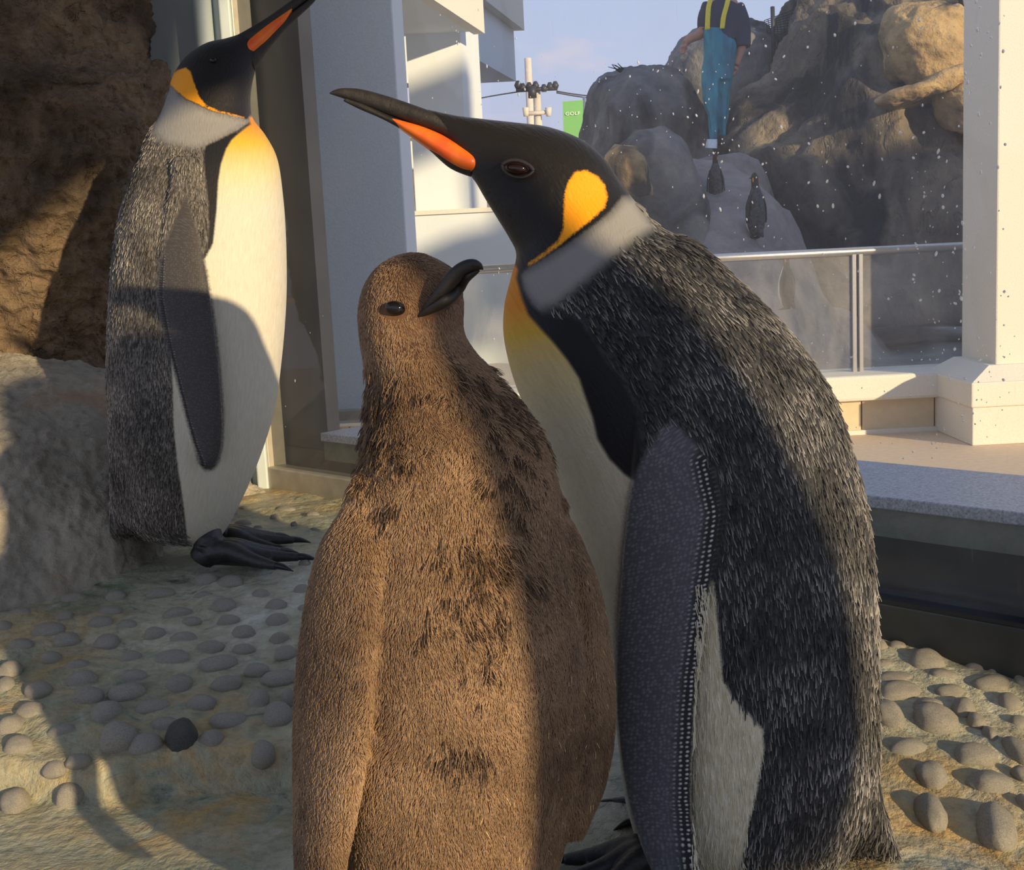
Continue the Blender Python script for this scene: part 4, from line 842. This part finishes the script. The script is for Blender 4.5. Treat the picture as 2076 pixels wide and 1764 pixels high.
for dx in (-60, 70):
    h_ = P(930 + dx, 1930, CD); foot(chick, (h_[0], 1.03, .002), math.radians(-95 + dx * .2), 1.0, (h_[0], 1.05, .06))

# ------------------------------------------------------------------ keeper in waders on the rocks
KD = 11.0
def keeper():
    k = thing('person', P(1450, 300, KD), 'keeper in teal waders, navy shirt and yellow braces standing on the rocks', 'person')
    skin = m_plain('skin', srgb(176, 128, 108), .6); teal = NT('teal_wader'); nn = teal.noise(teal.mapping(teal.pos(), (3, 3, 1)), 3, 5); teal.col(teal.ramp(nn, (.35, srgb(18, 104, 132)), (.65, srgb(40, 146, 168)))); teal.rough(.45); teal.normal(teal.bump(nn, .8, .05))
    navy = m_plain('navy_shirt', srgb(44, 50, 74), .85, 0, .01, 12, .2); yel = m_plain('yellow_brace', srgb(226, 206, 60), .6); white = m_plain('pale_boot', srgb(206, 212, 216), .5); hair = m_plain('dark_hair', srgb(30, 26, 24), .6)
    def limb(pts, r, dd=0): return tube([P(x, y, KD + dd + (q if False else 0)) for x, y in pts], np.array(r), 14, 20)
    d = KD
    shapes = [loft([(1448, -2, 1474, -2, d, .05), (1449, -12, 1473, -12, d, .052), (1444, -22, 1478, -22, d - .01, .075), (1441, -35, 1480, -35, d - .01, .09), (1444, -48, 1477, -48, d, .085), (1454, -56, 1468, -56, d, .04)], 30, 24),
              loft([(1438, 140, 1474, 140, d, .08), (1434, 120, 1478, 120, d, .10), (1432, 50, 1484, 50, d, .11), (1434, 5, 1496, 5, d, .10), (1450, -6, 1478, -6, d, .06)], 40, 24),
              limb([(1438, 8), (1428, 40), (1423, 66), (1400, 78), (1388, 88)], [.06, .052, .045, .038, .03]),
              limb([(1492, 10), (1503, 50), (1504, 90), (1498, 112), (1492, 132)], [.065, .055, .045, .038, .03])]
    def hand(cx, cy, ang):
        out = [tube([P(cx, cy, d), P(cx + 6 * math.cos(ang), cy + 6 * math.sin(ang), d)], [.03, .035], 10)]
        for i, (o, ln) in enumerate(((-.7, 9), (-.3, 15), (-.05, 17), (.2, 16), (.45, 13))):
            a = ang + o; b = ang + o * .6
            out.append(tube([P(cx + 4 * math.cos(a), cy + 4 * math.sin(a), d), P(cx + ln * .7 * math.cos(a), cy + ln * .7 * math.sin(a), d), P(cx + ln * .7 * math.cos(a) + ln * .45 * math.cos(b + .3), cy + ln * .7 * math.sin(a) + ln * .45 * math.sin(b + .3), d - .01)], [.011, .01, .008], 8, 8))
        return out
    shapes += hand(1387, 92, 1.75) + hand(1491, 136, 1.9)
    b = link('body', union(shapes, .008, 3), skin, k)
    part('hair', loft([(1442, -30, 1481, -32, d + .02, .088), (1440, -42, 1482, -42, d + .01, .096), (1446, -55, 1476, -55, d, .08), (1456, -61, 1466, -61, d, .03)], 20, 24), hair, k)
    for ex in (1453, 1467): eyeball('eye', ex, -33, d - .098, 2.2, 1.4, M['eye_black'], k)
    part('nose', tube([P(1460, -33, d - .095), P(1460, -25, d - .115), P(1460, -23, d - .09)], [.006, .014, .006], 10, 8), skin, k)
    part('mouth', tube([P(1454, -18, d - .088), P(1460, -17, d - .094), P(1466, -18, d - .088)], .004, 8, 8), m_plain('lips', srgb(150, 84, 78), .5), k)
    for ex in (1440, 1481): eyeball('ear', ex, -30, d + .005, 2.5, 6, skin, k)
    sh = union([loft([(1428, 76, 1494, 78, d, .135), (1429, 40, 1496, 42, d, .135), (1432, 12, 1500, 14, d, .125), (1440, 0, 1488, 0, d, .10), (1448, -7, 1476, -7, d, .065)], 30, 30),
                limb([(1440, 10), (1430, 36), (1427, 58)], [.075, .07, .06]), limb([(1490, 14), (1502, 50), (1505, 96)], [.085, .085, .075])], .01, 4)
    link('shirt', sh, navy, k)
    wd = union([loft([(1427, 57, 1470, 55, d, .145), (1425, 86, 1491, 92, d, .15), (1426, 131, 1487, 131, d, .14), (1427, 160, 1484, 160, d, .13)], 30, 30, 2.4),
                loft([(1426, 140, 1460, 140, d - .01, .12), (1426, 178, 1458, 178, d - .02, .11), (1430, 224, 1456, 224, d - .03, .095), (1435, 262, 1455, 262, d - .04, .085), (1438, 284, 1453, 284, d - .05, .075)], 30, 24),
                loft([(1448, 140, 1487, 140, d + .02, .12), (1450, 178, 1482, 178, d + .02, .11), (1453, 224, 1477, 224, d + .03, .095), (1455, 262, 1473, 262, d + .04, .085), (1456, 276, 1470, 276, d + .05, .075)], 30, 24)], .012, 3)
    V = vco(wd); nn_ = np.empty(len(V) * 3, np.float32); wd.vertices.foreach_get('normal', nn_); V = V + nn_.reshape(-1, 3) * (.022 * fbm(V * np.array([7, 7, 3.2]), 3))[:, None]; wd.vertices.foreach_set('co', V.ravel().astype(np.float32))
    link('waders', wd, teal.m, k)
    for pts in ([(1434, 60), (1435, 34), (1437, 12), (1442, -4)], [(1464, 58), (1467, 34), (1473, 12), (1477, -4)]):
        K = cat(np.array(pts, float), 16); C = np.array([P(x, y, d - .142 + .03 * (i / 15) ** 3) for i, (x, y) in enumerate(K)])
        part('brace', loft_core(C, np.tile([.022, 0, 0], (16, 1)), np.tile([0, .006, 0], (16, 1)), 12, 4), yel, k)
    part('boot', loft([(1434, 282, 1453, 282, d - .05, .07), (1432, 292, 1453, 292, d - .08, .10), (1431, 300, 1452, 301, d - .09, .12)], 16, 20, 3), white, k)
    part('boot', loft([(1456, 274, 1471, 274, d + .05, .07), (1456, 284, 1471, 284, d + .02, .10), (1456, 291, 1471, 291, d + .01, .11)], 16, 20, 3), m_plain('dark_boot', srgb(50, 48, 48), .6), k)
keeper()

# ------------------------------------------------------------------ penguins of the far enclosure
def far_penguins():
    t = NT('far_plumage'); v = t.node('ShaderNodeTexCoord').outputs['Object']; sp_ = t.node('ShaderNodeSeparateXYZ'); t.lk(v, sp_.inputs[0])
    x, z = sp_.outputs[0], sp_.outputs[2]; nn = t.noise(v, 30, 4)
    c = t.mix(t.rng(x, .012, .028), t.ramp(nn, (.35, srgb(34, 36, 42)), (.65, srgb(74, 76, 84))), srgb(232, 228, 216))
    c = t.mix(t.rng(z, .655, .665), c, srgb(20, 19, 20)); t.col(c); t.rough(.6)
    def ell(zs, xs_, hx, hy): 
        K = cat(np.stack([zs, xs_, hx, hy], -1), 40); C = np.stack([K[:, 1], 0 * K[:, 0], K[:, 0]], -1)
        return loft_core(C, np.stack([K[:, 2], 0 * K[:, 0], 0 * K[:, 0]], -1), np.stack([0 * K[:, 0], K[:, 3], 0 * K[:, 0]], -1), 32)
    bd = ell([.04, .08, .2, .36, .5, .6, .66, .72, .78, .82, .84], [0, 0, .01, .012, .005, 0, 0, .005, .012, .012, .01], [.04, .08, .12, .125, .105, .075, .052, .05, .048, .03, .01], [.05, .09, .125, .125, .105, .075, .05, .045, .042, .028, .01])
    tl = tube([(-.06, 0, .16), (-.12, 0, .05), (-.15, 0, .015)], [.05, .03, .008], 14, 12)
    bme = union([bd, tl], .008, 3)
    bill = mesh_from('bill', tube([(.045, 0, .765), (.09, 0, .775), (.135, 0, .765)], [.016, .009, .002], 12, 12), True)
    def flp(s_): 
        zs = np.linspace(.56, .2, 14); w = np.interp(zs, [.2, .25, .45, .56], [.01, .03, .045, .03]); C = np.stack([-.01 + 0 * zs, s_ * (np.interp(zs, [.2, .4, .56], [.15, .135, .09])), zs], -1)
        return mesh_from('flipper', loft_core(C, np.stack([w, 0 * w, 0 * w], -1), np.tile([0, .009, 0], (14, 1)), 16), True)
    f1, f2 = flp(1), flp(-1)
    ft = [mesh_from('foot', merge(*[tube([(0, y, .03), (.06, y + .04 * a, .012), (.11, y + .07 * a, .006)], [.022, .014, .006], 10, 8) for a in (-.5, 0, .5)]), True) for y in (-.05, .05)]
    ear = [mesh_from('ear_patch', (iv * np.array([.016, .006, .03]) + np.array([-.012, s_ * .041, .745]), ifc), True) for s_ in (1, -1)]
    dark = m_plain('far_flipper', srgb(44, 46, 54), .6); orange = m_plain('far_ear_patch', srgb(232, 150, 30), .6)
    for me, m in [(bme, t.m), (bill, M['bill']), (f1, dark), (f2, dark)] + [(f, M['foot']) for f in ft] + [(e_, orange) for e_ in ear]: me.materials.append(m)
    spec = [(1533, 484, 9.9, 132, 115, 'dark far-off penguin standing on the pale path below the keeper'), (1452, 412, 10.3, 100, 70, 'far-off penguin at the keeper\'s feet beside the smooth brownish rock'),
            (1596, 628, 8.9, 112, 128, 'penguin seen through the hazy railing glass under the handrail'), (1962, 26, 11.25, 150, -60, 'penguin perched on the sunlit stained boulder beside the cream pillar')]
    for (x, y, dd, hp, ang, lb) in spec:
        q = P(x, y, dd); s_ = hp / FPX * dd / .84
        root = thing('penguin', q, lb, 'penguin', 'penguins in the far enclosure'); root.rotation_euler = (0, 0, math.radians(ang)); root.scale = (s_, s_, s_)
        for nm, me in [('body', bme), ('bill', bill), ('flipper', f1), ('flipper', f2), ('foot', ft[0]), ('foot', ft[1]), ('ear_patch', ear[0]), ('ear_patch', ear[1])]:
            o = bpy.data.objects.new(nm, me); COL.objects.link(o); o.parent = root
far_penguins()

# netting on a dark pole, dry twigs on the boulder
def net():
    D = 12.8; root = thing('net', P(1566, 84, D), 'dark pole with fine netting above the boulder behind the keeper', 'net')
    part('pole', tube([P(1566, 14, D), P(1567, 50, D), P(1569, 130, D)], .022, 10), M['black'], root)
    o_ = []
    c00, c10, c01, c11 = P(1549, 42, D + .05), P(1640, 8, D + .3), P(1556, 68, D + .05), P(1640, 70, D + .3)
    for i in range(13):
        t = i / 12; o_.append(tube([c00 + (c10 - c00) * t, c01 + (c11 - c01) * t], .004, 4))
    for i in range(9):
        t = i / 8; o_.append(tube([c00 + (c01 - c00) * t, c10 + (c11 - c10) * t], .004, 4))
    stuff(part('netting', merge(*o_), M['black'], root))
net()
def twigs():
    D = 12.1; r_ = random.Random(3); o_ = []
    for k in range(9):
        x, y = 1288 - r_.uniform(0, 25), 142 + r_.uniform(0, 5); o_.append(tube([P(x, y, D), P(x - r_.uniform(5, 18), y - r_.uniform(-2, 8), D), P(x - r_.uniform(14, 34), y - r_.uniform(0, 16), D - .05)], [.01, .007, .003], 6, 8))
    tag(part('dry_twigs', merge(*o_), M['black'], None), 'dry dark twigs sticking out of the top of the grey domed boulder', 'twigs')
twigs()
